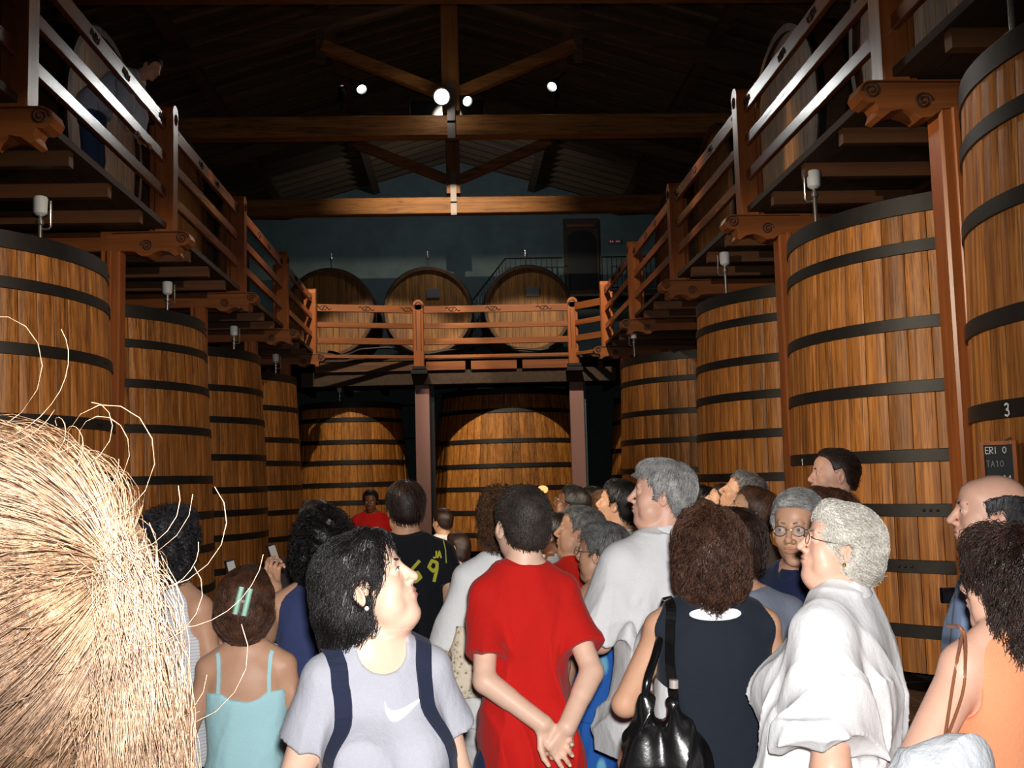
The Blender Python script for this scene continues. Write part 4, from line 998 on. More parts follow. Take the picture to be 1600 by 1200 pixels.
    for (fn, lo, hi), ty, k in Hs.o:
        if ty == 'd': HB.disp(lambda X, Y, Z, fn=fn: fn(X - hc[0], Y - hc[1], Z - hc[2]))
        else: HB.o.append((xf((fn, lo, hi), Rh, hc, hsc), ty, k * hsc))
    hv, hf = polygonize(HB, {0: .0034, 1: .0042, 2: .0055, 3: .008}[lod] / s)
    ns = o.get('strands', {0: 2600, 1: 1500, 2: 500, 3: 0}[lod])
    V_ = [hv * s]; F_ = [hf]
    if ns and o['hair'] != 'none':
        lv = (hv - hc) @ Rh / hsc
        hp_ = np.stack([lv], 0)[0]
        Pt = grow(Hs, lv, ns, o.get('slen', {'short': .035, 'buzz': .014, 'bald': .03, 'mid': .09, 'bob': .12, 'long': .16, 'curly': .10}[o['hair']]), 6 if o['hair'] in ('long', 'bob', 'curly', 'mid') else 3, o, o['seed'])
        Pt = (Pt * hsc) @ Rh.T + hc
        sv, sf = strands_geo(Pt * s, o.get('srad', .0011), .0004); F_.append(sf + len(hv)); V_.append(sv)
    if o.get('extra') is not None:
        ex = o['extra']; Pt = ((ex * hsc) @ Rh.T + hc) * s; sv, sf = strands_geo(Pt, o.get('erad', .0003), .0002); F_.append(sf + sum(len(x) for x in V_)); V_.append(sv)
    link('hair', np_mesh('hair', np.concatenate(V_), np.concatenate(F_), HM[o['hc']]), e)
    for w_ in wear: w_(ctx)
    return ctx
# ---- clothes
def garment(c, name, G, mat, h=None, folds=.004, seed=0, stretch=(1.2, 1, .45), kr=(14, 34), res=1.0):
    if folds: G.disp(creases(seed + 7, folds * 1.7, stretch, kr))
    v, f = polygonize(G, (h or c['h0'] * res))
    return link(name, np_mesh(name, v * c['s'], f, mat), c['e'])
def shirt(mat, hem=.86, sleeve=.55, ease=.012, neck=.0, folds=.0045, collar=False, name='shirt', flare=.012, tuck=False, loose=.012, armhole=0, vneck=0, back=0, slacks=0, shift=None, arm=.028, yoke=.03):
    def f(c):
        G = S(); SL = []; TR = [list(q) for q in c['TR']]
        for q in TR:
            if q[0] < 1.2: q[3] += flare * (1.2 - q[0]) / .3 + slacks; q[4] += flare * (1.2 - q[0]) / .3 + slacks
            if shift and q[0] < 1.3: q[1] += shift[0]; q[2] += shift[1]
            if c['fem'] and q[0] < 1.15: q[3] = max(q[3], .150 + .02 * c['fat']); q[4] = max(q[4], .108)
        G.u(loft(TR, 2.4, ease), .02)
        if c['fem'] and not c['o'].get('child'):
            for q in (-1, 1): G.u(ell((q * .072, .085 + c['lean'] * .35 + .03 * c['fat'], 1.245), (.062 + .012 * c['fat'] + ease, .055 + .006 * c['fat'] + ease, .062 + .012 * c['fat'] + ease)), .06)
        for q in (-1, 1):
            sh, el, wr, ra = c['AJ'][q]
            G.u(cap((0, -.018 + c['lean'] * .62, 1.51), (q * (c['sw'] - (yoke if sleeve == 0 else 0)), sh[1], 1.425), .038 + ease * .6, .050 + ease * .6), .03)
            if sleeve > 0:
                sl = min(sleeve, 1.0); d = (el - sh) / np.linalg.norm(el - sh); p2 = sh + (el - sh) * sl; r0, r1 = ra + ease, ra * .95 + ease + loose
                if sleeve > 1: G.u(cap(sh, el, r0, r1), .03); G.u(cap(el, el + (wr - el) * (sleeve - 1), ra * .95 + ease + loose * .6, .034 + ease + loose * .4), .015)
                else:
                    c0 = cap(sh, p2 + d * .06, r0, r1); ci = cap(p2 - d * .004 + d * (r1 - .014), p2 + d * .2, r1 - .014)
                    fn = lambda X, Y, Z, c0=c0, ci=ci, p2=p2, d=d: np.maximum(np.maximum(c0[0](X, Y, Z), (X - p2[0]) * d[0] + (Y - p2[1]) * d[1] + (Z - p2[2]) * d[2]), -ci[0](X, Y, Z))
                    SL.append(((fn, c0[1], c0[2]), .02))
        G.i(half((0, 0, -1), -hem))
        if sleeve > 0:
            for pr, k in SL: G.u(pr, k)
        else:
            for q in (-1, 1):
                sh, el, wr, ra = c['AJ'][q]; G.s(cap(sh + V3(q * arm, 0, .06), sh + V3(q * arm, 0, -.05) , ra + .012, ra + .008), .012)
        G.s(cap((0, .004 + c['lean'] * .6, 1.56), (0, .03 + c['lean'] * .6, 1.505 - neck), .066 + neck * .35, .055 + neck * .4), .006)
        if vneck: G.s(cap((0, .10, 1.50), (0, .13, 1.46 - vneck), .05, .012), .006)
        if back: G.s(ell((0, -.12, 1.47), (.09, .08, back)), .006)
        ob = garment(c, name, G, mat, None, folds, c['o']['seed'])
        if collar:
            b = MB(); n = 22; s_ = c['s']; V_ = []
            for k in range(n):
                a = 2 * PI * k / n + PI / 2 + .14 * (1 if k == 0 else 0); t = math.cos(a - PI / 2); bk = (1 - t) / 2
                r = .066 - .007 * c['fem'] + .008 * c['fat']
                for (dr, dz) in ((.006, -.03), (.000, .018 + .012 * bk), (.006, .022 + .012 * bk), (.026, -.012 + .004 * bk), (.024, -.016 + .004 * bk)):
                    V_.append(V3((r + dr) * math.cos(a), -.014 + c['lean'] * .6 + (r + dr) * .95 * math.sin(a), 1.508 - .034 * (1 - bk) + dz) * s_)
            Fc = [(k * 5 + j, ((k + 1) % n) * 5 + j, ((k + 1) % n) * 5 + j + 1, k * 5 + j + 1) for k in range(n) for j in range(4)]
            b.add(V_, Fc); b.build('collar', mat, ob, 60)
        return ob
    return f
def trousers(mat, top=1.0, bottom=.06, ease=.012, name='trousers'):
    def f(c):
        G = S(); TR = [list(q) for q in c['TR'] if q[0] < 1.25]
        G.u(loft(TR, 2.4, ease * .6), .02)
        for q in (-1, 1):
            hp, kn, an = V3(q * .088, -.01, .88), V3(q * .095, .012, .49), V3(q * .10, -.015, .09); k = .01 * c['fem'] + .02 * c['fat']
            G.u(cap(hp, kn, .085 + k + ease * .6, .062 + ease + k * .5), .03); G.u(cap(kn, an + V3(0, 0, -.03), .062 + ease + k * .4, .055 + ease), .02)
        G.i(half((0, 0, 1), top)); G.i(half((0, 0, -1), -bottom))
        garment(c, name, G, mat, None, .004, c['o']['seed'] + 3, res=1.25)
    return f
def skirt(mat, top, bottom, flare=.06, name='skirt'):
    def f(c):
        TR = [list(q) for q in c['TR'] if .8 < q[0] <= top + .1]
        G = S(); G.u(loft([(bottom, 0, -.01, .19 + flare, .15 + flare), (.6, 0, -.01, .195 + flare * .6, .15 + flare * .6)] + TR, 2.2, .016), .02)
        G.i(half((0, 0, 1), top)); garment(c, name, G, mat, None, .008, c['o']['seed'] + 3, (1.5, 1.5, .12), (22, 44), res=1.1)
    return f
def shoes(mat='shoe'):
    def f(c):
        for q in (-1, 1):
            G = S(); G.u(cap((q * .10, -.045, .035), (q * .125, .135, .028), .043, .038), .01).u(cap((q * .10, -.03, .04), (q * .10, -.02, .095), .045, .042), .02)
            G.i(half((0, 0, -1), -.003)); garment(c, 'shoe', G, MX[mat], .008, 0)
    return f
def glasses(dark=False, up=False):
    def f(c):
        hp = c['hp']; k = c['hsc'] * c['s']; zz, yy, tl = (.085, .075, .5) if up else (.004, .103, 0)
        b = MB(); lens = MB()
        for q in (-1, 1):
            ring = [(q * .032 + .021 * math.cos(a), yy - .010 * abs(math.cos(a) * .5 + q * .0 + .5 * q * math.cos(a)) + (.018 * math.sin(a) if up else 0) * -1, zz + .0165 * math.sin(a)) for a in np.linspace(0, 2 * PI, 19)]
            b.tube([hp(p) for p in ring], .0014 * k, 5); V_ = [hp(p) for p in ring[:-1]]; lens.add(V_, [tuple(range(18))])
            ear = [(q * .053, yy - .01, zz + .004), (q * .074, yy - .045, zz + .004), (q * .0835, -.005 if not up else .0, .014 if not up else zz - .02), (q * .084, -.028, .0 if not up else zz - .05)]
            b.tube([hp(p) for p in ear], .0014 * k, 5)
        b.tube([hp(p) for p in ((-.011, yy + .002, zz + .004), (0, yy + .006, zz + .006), (.011, yy + .002, zz + .004))], .0013 * k, 5)
        o_ = b.build('sunglasses' if dark else 'glasses', MX['shade' if dark else 'steel'], c['e'], 60); lens.build('lens', MX['shade' if dark else 'glass'], o_)
    return f
def earring(side, mat='pearl', drop=.0, r=.0055):
    def f(c):
        k = c['hsc'] * c['s']; p = Vector(c['hp']((side * .083, -.004, -.040 - drop)))
        MB().lathe([(0.0001, -r * k)] + [(r * k * math.sin(a), -r * k * math.cos(a)) for a in np.linspace(.4, PI - .4, 6)] + [(0.0001, r * k)], 10, p, False).build('earring', MX[mat], c['e'], 180)
    return f
def necklace(mat='pearl'):
    def f(c):
        for k in range(7):
            a = PI / 2 + (k - 3) * .28; p = Vector(V3(.068 * math.cos(a), -.01 + .085 * math.sin(a), 1.478 - .03 * math.sin(a) + .0 * k) * c['s'])
            MB().lathe([(0.0001, -.007), (.005, -.005), (.007, 0), (.005, .005), (0.0001, .007)], 8, p, False).build('bead', MX[mat], c['e'], 180)
    return f
def watch(side, mat='silver'):
    def f(c):
        sh, el, wr, ra = c['AJ'][side]; d = Vector(wr - el).normalized(); p = Vector(wr - (wr - el) * .1); q = d.to_track_quat('Z', 'Y').to_matrix().to_4x4(); r = .0345 * c['s']
        w_ = MB().lathe([(r - .004, -.011), (r, -.011), (r, .011), (r - .004, .011)], 18, p * c['s'], False, q).build('watch', MX['silver'], c['e'], 40)
    return f
def world_of(c, p):                                  # person space (1.75 m figure) -> world
    e = c['e']; q = Matrix.Rotation(e.rotation_euler.z, 3, 'Z') @ Vector(np.array(p, float) * c['s']); return q + e.location

from mathutils.bvhtree import BVHTree
def surf(ob, e):                                     # world-space tree of a worn mesh
    me = ob.data; Mw = Matrix.Translation(e.location) @ Matrix.Rotation(e.rotation_euler.z, 4, 'Z')
    co = np.empty(len(me.vertices) * 3, np.float32); me.vertices.foreach_get('co', co); co = co.reshape(-1, 3) @ np.array(Mw.to_3x3()).T + np.array(Mw.translation)
    f = np.empty(len(me.loops), np.int32); me.loops.foreach_get('vertex_index', f)
    if len(me.polygons) and me.polygons[0].loop_total == 4: f = f.reshape(-1, 4)
    return BVHTree.FromPolygons(co.tolist(), f.tolist())
def part(c, name):
    return [o_ for o_ in c['e'].children if o_.name.split('.')[0] == name][0]
def ray(T, px, py, off=.003, dflt=None):
    d = (RC @ Vector(((px - 800) / F, (600 - py) / F, -1))).normalized(); h = T.ray_cast(CAM, d)
    if h[0] is None: return None if dflt is None else (at(px, py, dflt), -d)
    n = h[1] if h[1].dot(d) < 0 else -h[1]
    return h[0] + n * off, n
def to_local(e, v):
    q = Matrix.Rotation(-e.rotation_euler.z, 3, 'Z'); return [q @ (Vector(p) - e.location) for p in v]
def smooth_path(P, n=6):
    P = [Vector(p) for p in P]; out = []
    for i in range(len(P) - 1):
        a, b, c_, d = P[max(i - 1, 0)], P[i], P[i + 1], P[min(i + 2, len(P) - 1)]
        for k in range(n):
            t = k / n; out.append(.5 * ((2 * b) + (c_ - a) * t + (2 * a - 5 * b + 4 * c_ - d) * t * t + (3 * b - a - 3 * c_ + d) * t ** 3))
    return out + [P[-1]]
def ribbon(P, N, w_, th):                            # flat strap along P with face normals N
    b = MB(); V_ = []; m = len(P)
    for i in range(m):
        t = (P[min(i + 1, m - 1)] - P[max(i - 1, 0)]).normalized(); n = (N[i] - t * N[i].dot(t)).normalized(); x = t.cross(n)
        for sx, sn in ((-1, 0), (1, 0), (1, 1), (-1, 1)): V_.append(P[i] + x * sx * w_ / 2 + n * sn * th)
    Fc = [(i * 4 + k, i * 4 + (k + 1) % 4, i * 4 + 4 + (k + 1) % 4, i * 4 + 4 + k) for i in range(m - 1) for k in range(4)] + [(0, 1, 2, 3), tuple((m - 1) * 4 + k for k in (3, 2, 1, 0))]
    return b.add(V_, Fc)
def worn_path(c, ob, pts, n=6, off=.002):            # a path in person space laid on a garment
    T = surf(ob, c['e']); P = []; N = []
    for p in smooth_path([world_of(c, q) for q in pts], n):
        h = T.find_nearest(p); ctr = world_of(c, (0, 0, 1.25)); ctr.z = h[0].z; nn = h[1] if h[1].dot(h[0] - ctr) > -.02 else -h[1]
        P.append(h[0] + nn * off); N.append(nn)
    return P, N
def placed(b, loc):                                  # world-space verts -> relative to a thing standing at loc
    l_ = Vector(loc); b.v = [tuple(Vector(p) - l_) for p in b.v]; return b
def on_person(b, c): b.v = [tuple(p) for p in to_local(c['e'], b.v)]; return b
def decal_strokes(c, ob, lines, wpx, mat, name, off=.002):
    T = surf(ob, c['e']); b = MB()
    for L in lines:
        P = []; N = []
        for (x0, y0), (x1, y1) in zip(L[:-1], L[1:]):
            for k in range(5):
                h = ray(T, x0 + (x1 - x0) * k / 5, y0 + (y1 - y0) * k / 5, off)
                if h: P.append(h[0]); N.append(h[1])
        h = ray(T, *L[-1], off)
        if h: P.append(h[0]); N.append(h[1])
        if len(P) > 1: r_ = ribbon(P, N, wpx * (P[0].y / F), .0015); b.add(r_.v, r_.f)
    return on_person(b, c).build(name, mat, ob)
def decal_text(c, ob, txt, x, y, hpx, wpx, mat, name, adv=.75, slant=0.0):
    L = []
    for ch in txt:
        for st in STROKES[ch]: L.append([(x + p[0] * hpx + slant * p[1] * hpx, y - p[1] * hpx) for p in st])
        x += adv * hpx
    return decal_strokes(c, ob, L, wpx, mat, name)
def bend(c, ang, z0, z1, yc=0.0):                    # bow the finished figure forward at the hips
    for o_ in c['e'].children_recursive:
        me = o_.data; co = np.empty(len(me.vertices) * 3, np.float32); me.vertices.foreach_get('co', co); co = co.reshape(-1, 3); s_ = c['s']
        z = co[:, 2] / s_; y = co[:, 1] / s_; a = math.radians(ang) * np.clip((z - z0) / (z1 - z0), 0, 1); L = np.clip((z - z0) / (z1 - z0), 0, 1)
        # centre line: an arc of constant curvature followed by a straight run
        k = math.radians(ang) / (z1 - z0); zz = np.clip(z, z0, z1) - z0
        cy = (1 - np.cos(k * zz)) / k + np.maximum(z - z1, 0) * math.sin(math.radians(ang)); cz = z0 + np.sin(k * zz) / k + np.maximum(z - z1, 0) * math.cos(math.radians(ang))
        m = z > z0
        co[m, 1] = ((cy + (y - yc) * np.cos(a)) + yc)[m] * s_; co[m, 2] = (cz - (y - yc) * np.sin(a))[m] * s_
        me.vertices.foreach_set('co', co.ravel()); me.update()
# ------------------------------------------------------------------ the visitors
NAVY = cloth(rgb(30, 36, 62), 'navy'); JEANS = cloth(rgb(62, 84, 122), 'denim'); DARKJ = cloth(rgb(26, 30, 48), 'dark_denim'); BEIGE = cloth(rgb(196, 184, 168), 'beige'); WHITE_ = cloth(WHITE_C, 'white'); RED = cloth(rgb(196, 26, 20), 'red'); BLACKC = cloth(rgb(22, 24, 30), 'black')
def strappy(mat):
    def f(c):
        G = S(); TR = [list(q) for q in c['TR']]
        for q in TR:
            if q[0] < 1.15: q[3] += .012 * (1.15 - q[0]) / .3 + .004; q[4] += .016
        G.u(loft(TR, 2.4, .008), .02)
        for q in (-1, 1):
            sh, el, wr, ra = c['AJ'][q]; G.s(cap(sh + V3(q * .02, 0, .06), sh + V3(q * .012, 0, -.11), ra + .016, ra + .004), .012)
        G.i(half((0, .0, 1), 1.335)); G.s(ell((0, -.13, 1.37), (.10, .10, .07)), .01); G.i(half((0, 0, -1), -.90))
        ob = garment(c, 'strappy_top', G, mat, None, .004, c['o']['seed'])
        ob.name = 'strappy_top'
        for q in (-1, 1):
            P, N = worn_path(c, part(c, 'body'), [(q * .105, -.115, 1.31), (q * .10, -.10, 1.40), (q * .095, -.03, 1.47), (q * .095, .05, 1.42), (q * .10, .10, 1.32)], 5, .001)
            on_person(ribbon(P, N, .012, .003), c).build('shoulder_strap', mat, ob)
    return f
# woman in the white T-shirt, near
person('tee', 600, 916, 2.4, -98, 200, 'person with dark curly hair in a pale T-shirt and backpack gazing upward', pitch=24, skin='fair', lod=0,
       bx=-.035, o=dict(fem=1, fat=.25, slim=.92, sw=-.018, sides=0, hair='mid', hc='black', down=.05, hl=-.004, open=.066, gazez=.35, flow=(0, -.9, -.5), curlamp=.002, lump=.003, fly=.008, slen=.10, strands=3600, jaw=1.06, tail=[((.03, -.085, -.03), (.02, -.115, -.15), .055, .05), ((-.03, -.085, -.03), (-.02, -.115, -.15), .055, .05)]),
       arms={1: ((.225, -.05, 1.13), (.23, .05, .89)), -1: ((-.225, -.05, 1.13), (-.23, .05, .89))},
       wear=(shirt(cloth(rgb(174, 174, 184), 'pale_grey'), .80, .50, .012, .018, .008, loose=.02), trousers(DARKJ), shoes(), earring(1, 'pearl', .004)))
person('bluetop', 386, 950, 3.4, -6, 4, 'child in a pale blue strappy top with a mint hair clip', pitch=8, skin='tan', lod=1, H=1.40,
       o=dict(fem=1, child=1, hair='mid', hc='brown', hs=.93, down=.03, flow=(0, .3, .9), strands=1200, slen=.07),
       wear=(strappy(cloth(rgb(186, 232, 240), 'aqua')), trousers(cloth(rgb(150, 205, 214), 'pale_blue'), 1.0), shoes('sandal')))
person('phone', 276, 856, 3.6, -20, -30, 'person in a white striped sleeveless shirt photographing with a raised phone', skin='tan', lod=1, pitch=6,
       o=dict(fem=1, fat=.2, hair='curly', hc='darkgrey', down=.05, curlamp=.012, fly=.014, lump=.007, wide=1.05, ear=0, slen=.06, strands=2200, seed=5),
       arms={1: ((.20, .02, 1.155), (.125, .18, 1.405)), -1: ((-.22, .1, 1.12), (-.1, .3, 1.22))}, hands={1: dict(u=(.12, .30, .95), n=(-.55, -.8, 0), curl=(.5, .75, .85, .9), fine=1)}, bx=-.022,
       wear=(shirt(striped(rgb(196, 196, 204), rgb(226, 226, 230), 30, 'striped_cotton'), .88, 0, .014, 0.0, .004, collar=True, name='shirt'), trousers(BLACKC), shoes(), watch(1)))
person('navyvest', 506, 856, 3.75, 5, 2, 'person with bushy black hair in a navy sleeveless top', skin='tan', lod=1,
       o=dict(hair='curly', hc='black', down=.06, curlamp=.010, fly=.014, lump=.007, wide=1.02, ear=0, slen=.06, strands=2000),
       arms={1: ARM_DOWN[1], -1: ((-.26, .12, 1.26), (-.225, .22, 1.47))}, hands={-1: dict(u=(-.15, .25, .95), n=(.6, -.7, 0), curl=(.5, .6, .7, .8), fine=1)},
       wear=(shirt(cloth(rgb(60, 70, 112), 'navy_blue'), .86, 0, .014, -.004, .004), trousers(JEANS), shoes()))
person('band', 493, 820, 5.3, 30, 20, 'dark-haired person with sunglasses on the head behind the navy vest', skin='tan', lod=2, o=dict(fem=1, hair='bob', hc='black'), wear=(shirt(cloth(rgb(70, 60, 60), 'brownish'), .86, .5), trousers(JEANS), shoes(), glasses(True, True)))
person('guide', 579, 783, 11.6, 175, 180, 'distant person in a red polo shirt facing the crowd with hands raised', pitch=-8, skin='brown', lod=2,
       o=dict(hair='buzz', hc='black'), arms={1: ((.25, .02, 1.16), (.06, .24, 1.22)), -1: ((-.25, .02, 1.16), (-.06, .24, 1.22))},
       wear=(shirt(RED, .86, .6, collar=True), trousers(BLACKC), shoes()))
person('jersey', 650, 795, 4.9, 12, -14, 'person in a black sports jersey numbered in yellow', skin='tan', lod=1,
       bx=-.05, o=dict(hair='short', hc='darkbrown', hv=.014, fat=.15), wear=(shirt(BLACKC, .82, .5, .02, 0, .005, name='jersey', loose=.02), trousers(DARKJ), shoes()))
person('boy', 691, 816, 9.0, 40, 30, 'small dark-haired child in a white T-shirt far ahead', skin='tan', lod=3, o=dict(hair='short', hc='darkbrown', child=1, hs=.92), wear=(shirt(WHITE_, .84, .55), trousers(JEANS), shoes()))
person('pinkgirl', 714, 858, 8.6, 70, 70, 'smallest child, in a pale pink top and jeans', skin='tan', lod=3, o=dict(fem=1, child=1, hair='bob', hc='darkbrown', hs=.9), wear=(shirt(cloth(rgb(206, 170, 176), 'pale_pink'), .86, .5), trousers(JEANS), shoes()))
person('whitebag', 770, 816, 3.95, 20, 12, 'person with tied brown hair in a bright white top holding a woven bag', skin='tan', lod=1, pitch=6,
       bx=.035, o=dict(fem=1, fat=.1, hair='mid', hc='auburn', ear=1, curlamp=.008, fly=.012, strands=1300), arms={-1: ((-.235, .02, 1.14), (-.225, .24, 1.13)), 1: ARM_DOWN[1]}, hands={-1: dict(n=(.9, 0, .2), curl=(.8, .9, .9, .9), fine=1)},
       wear=(shirt(cloth(rgb(240, 240, 240), 'bright_white'), .86, .95, .016, 0, .005, loose=.012), trousers(WHITE_), shoes('sandal')))
person('redtee', 824, 822, 3.25, 22, 6, 'young person in a red T-shirt with hands clasped behind the back', pitch=4, skin='fair', lod=0,
       o=dict(hair='buzz', hc='cropped', hv=.006, strands=3500, slen=.012, sw=-.046, slim=.76, arm=.86), bx=-.02, arms={-1: ((-.155, -.135, 1.175), (.012, -.215, 1.05)), 1: ((.19, -.135, 1.185), (.085, -.225, 1.04))},
       hands={-1: dict(u=(.62, -.05, -.80), n=(.05, -.95, -.1), curl=(.35, .4, .5, .6), fine=1, side=1, thumb=.1), 1: dict(u=(-.45, .0, -.9), n=(-.3, .9, 0), curl=(.75, .8, .85, .9), fine=1, thumb=.1)},
       wear=(shirt(RED, .872, .70, .014, -.006, .011, flare=.016, loose=.014), trousers(cloth(rgb(36, 46, 78), 'blue_denim')), shoes()))
person('redpolo', 906, 834, 4.85, 74, 30, 'person with thin grey hair in a red polo shirt behind the blue dress', pitch=12, skin='tan', lod=1,
       o=dict(hair='short', hc='salt', hv=.006, hl=.014, fat=.4, nose=1.1), wear=(shirt(cloth(rgb(206, 34, 22), 'bright_red'), .86, .6, .016, collar=True), trousers(BEIGE), shoes()))
person('bluedress', 940, 866, 4.2, 58, 30, 'person with short grey hair and glasses in a blue leaf-patterned dress', pitch=6, skin='tan', lod=1,
       o=dict(fem=1, hair='short', hc='salt', hv=.016, fat=.2), wear=(shirt(leafy('leaf_print_cotton'), .9, 0, .012, .01, .003, name='bodice'), skirt(leafy('leaf_print_skirt'), 1.02, .25, .06, 'dress_skirt'), shoes('sandal'), glasses()))
person('tall', 1032, 776, 3.6, 80, 24, 'tall person with grey hair in a loose white short-sleeved shirt', pitch=8, skin='pink', lod=0,
       o=dict(hs=.94, hair='short', hc='grey', hv=.016, quiff=1, nose=1.15, strands=2600, slen=.05, grav=.5, fly=.007, fat=.15), arms={-1: ((-.25, .03, 1.16), (-.17, .26, 1.1)), 1: ((.25, 0, 1.15), (.2, .2, 1.02))},
       wear=(shirt(WHITE_, .80, .86, .026, 0, .013, collar=True, flare=.022, loose=.034), trousers(cloth(rgb(222, 216, 208), 'cream'), 1.0), shoes()))
person('greyshirt', 1122, 862, 3.15, 12, 5, 'person in a grey T-shirt and jeans hidden behind the brown-haired person', skin='tan', lod=1, bx=.05, arms={1: ((.23, .1, 1.2), (.12, .3, 1.25)), -1: ((-.2, .12, 1.2), (-.05, .3, 1.25))},
       o=dict(hair='short', hc='darkbrown'), wear=(shirt(cloth(rgb(118, 124, 140), 'grey_blue'), .90, .6, .016), trousers(JEANS), shoes()))
person('blackvest', 1132, 862, 2.8, 0, -4, 'person with shaggy brown hair in a black waistcoat with a leather shoulder bag', skin='tan', lod=0, pitch=6,
       bx=-.045, o=dict(fem=1, fat=.15, slim=.97, hs=.88, hair='bob', hc='brown', down=.085, ear=0, curlamp=.008, fly=.012, lump=.004, strands=3400, slen=.11, wide=1.04, crown=(0, .0, .13)),
       arms={-1: ((-.265, .01, 1.20), (-.15, .20, 1.17)), 1: ((.235, .04, 1.17), (.15, .24, 1.12))},
       wear=(shirt(WHITE_, .74, 0, .008, -.008, .006, collar=True, name='blouse', shift=(-.022, .012)), shirt(cloth(rgb(30, 36, 46), 'charcoal'), .84, 0, .017, 0, .003, name='waistcoat', back=.02, flare=0, arm=.05, yoke=.0), trousers(BLACKC), shoes()))
person('farface', 1174, 804, 4.75, 78, 40, 'dark-haired person looking up just behind the person with glasses and navy polo', pitch=22, skin='tan', lod=2, o=dict(hair='short', hc='brown', hv=.01), wear=(shirt(cloth(rgb(120, 96, 80), 'tan_brown'), .86, .6), trousers(JEANS), shoes()))
person('navypolo', 1219, 828, 3.45, 146, 122, 'person with greying hair and glasses in a navy polo shirt turned towards us', skin='tan', lod=0, pitch=-2,
       o=dict(hair='short', hc='grey', hv=.013, quiff=1, nose=1.25, jaw=1.06, gazex=.25, flow=(-.6, -.5, .25), slen=.03, hl=.006), bx=.06, wear=(shirt(cloth(rgb(30, 40, 72), 'navy_polo'), .86, .6, .018, .01, .005, collar=True), trousers(BEIGE), shoes(), glasses()))
person('whitehair', 1292, 858, 2.5, 84, 58, 'older person with short white hair and glasses in a white shirt gazing up', pitch=16, skin='pink', lod=0,
       o=dict(fem=1, fat=.82, hs=.82, nk=-.025, hair='mid', hc='white', hv=.010, down=-.01, wide=.94, hl=.012, strands=3600, slen=.06, fly=.008, curlamp=.0015, flow=(0, -.9, .1), lump=.003, nose=1.1, open=.07, gazez=.3, lipc=.5, sw=.01),
       arms={-1: ((-.29, -.04, 1.14), (-.275, .03, .88)), 1: ((.20, .12, 1.16), (.13, .27, 1.05))}, bx=.03,
       wear=(shirt(WHITE_, .72, .80, .02, .012, .012, collar=True, flare=.03, loose=.03), trousers(WHITE_), shoes('sandal'), glasses(), earring(-1, 'gold', .004, .006), necklace()))
person('youth', 1302, 745, 4.8, 88, 60, 'tall young person with short dark hair in profile by the broad vat', pitch=6, skin='pink', lod=1, o=dict(hair='short', hc='darkbrown', hv=.009, hl=.02, slen=.025, flow=(0, -.8, .3)), wear=(shirt(cloth(rgb(206, 194, 190), 'off_white'), .86, .6, collar=True), trousers(JEANS), shoes()))
person('shades', 1292, 814, 3.95, 66, 50, 'brown-haired person with sunglasses pushed up, behind the white-haired person', pitch=8, skin='pink', lod=1, o=dict(fem=1, hair='mid', hc='brown', fly=.01), wear=(shirt(cloth(rgb(196, 176, 150), 'cream_beige'), .86, .5), trousers(JEANS), shoes(), glasses(True, True)))
person('lookup', 1160, 774, 5.4, 76, 40, 'person with cropped grey hair and dark shirt looking up by the vats', pitch=26, skin='tan', lod=1, o=dict(hair='short', hc='salt', hv=.006, nose=1.1), wear=(shirt(cloth(rgb(34, 36, 46), 'dark_slate'), .86, .6, collar=True), trousers(JEANS), shoes()))
person('face2', 1126, 790, 5.9, 80, 50, 'face looking up in front of the person with cropped grey hair', pitch=30, skin='tan', lod=2, o=dict(hair='short', hc='darkbrown', fem=1), wear=(shirt(cloth(rgb(60, 50, 48), 'brown_wool'), .86, .6), trousers(JEANS), shoes()))
person('face3', 1100, 789, 6.9, 70, 40, 'shadowed dark-haired person beside the tall grey-haired person', pitch=20, skin='tan', lod=2, o=dict(hair='bob', hc='black', fem=1), wear=(shirt(BLACKC, .86, .6), trousers(JEANS), shoes()))
person('blondhead', 1090, 828, 4.15, 10, 5, 'blond short person half hidden beside the tall white shirt', skin='fair', lod=2, o=dict(hair='mid', hc='blond', fem=1, ear=0, strands=900), wear=(shirt(WHITE_, .86, .6), trousers(JEANS), shoes()))
person('stripe', 966, 790, 5.3, 62, 20, 'person with dark hair in a beige shirt with a dark red band', pitch=16, skin='tan', lod=1, o=dict(hair='short', hc='black', hv=.012), wear=(shirt(cloth(rgb(190, 182, 172), 'stone'), .86, .6, .016), trousers(JEANS), shoes()))
person('dark1', 892, 790, 6.6, 66, 40, 'person in glasses looking up under the second pink post', pitch=24, skin='brown', lod=2, o=dict(hair='short', hc='black', fat=.4), wear=(shirt(cloth(rgb(170, 170, 176), 'pale_grey_wool'), .86, .6), trousers(JEANS), shoes(), glasses()))
person('dark2', 924, 787, 8.0, 80, 40, 'person with black hair next to the beige shirt, looking aside', pitch=10, skin='tan', lod=2, o=dict(hair='short', hc='black'), wear=(shirt(cloth(rgb(120, 130, 130), 'grey_green'), .86, .6), trousers(JEANS), shoes()))
person('dark3', 944, 794, 7.1, 30, 20, 'fair-haired person between dark heads below the second pink post', skin='tan', lod=2, o=dict(hair='mid', hc='auburn', fem=1), wear=(shirt(cloth(rgb(150, 150, 150), 'mid_grey'), .86, .6), trousers(JEANS), shoes()))
person('behindred', 868, 838, 5.6, 60, 40, 'person in a patterned grey shirt behind the red T-shirt', pitch=10, skin='brown', lod=2, o=dict(hair='short', hc='black', fem=1), wear=(shirt(cloth(rgb(150, 152, 162), 'silver_grey'), .86, .6, collar=True), trousers(JEANS), shoes()))
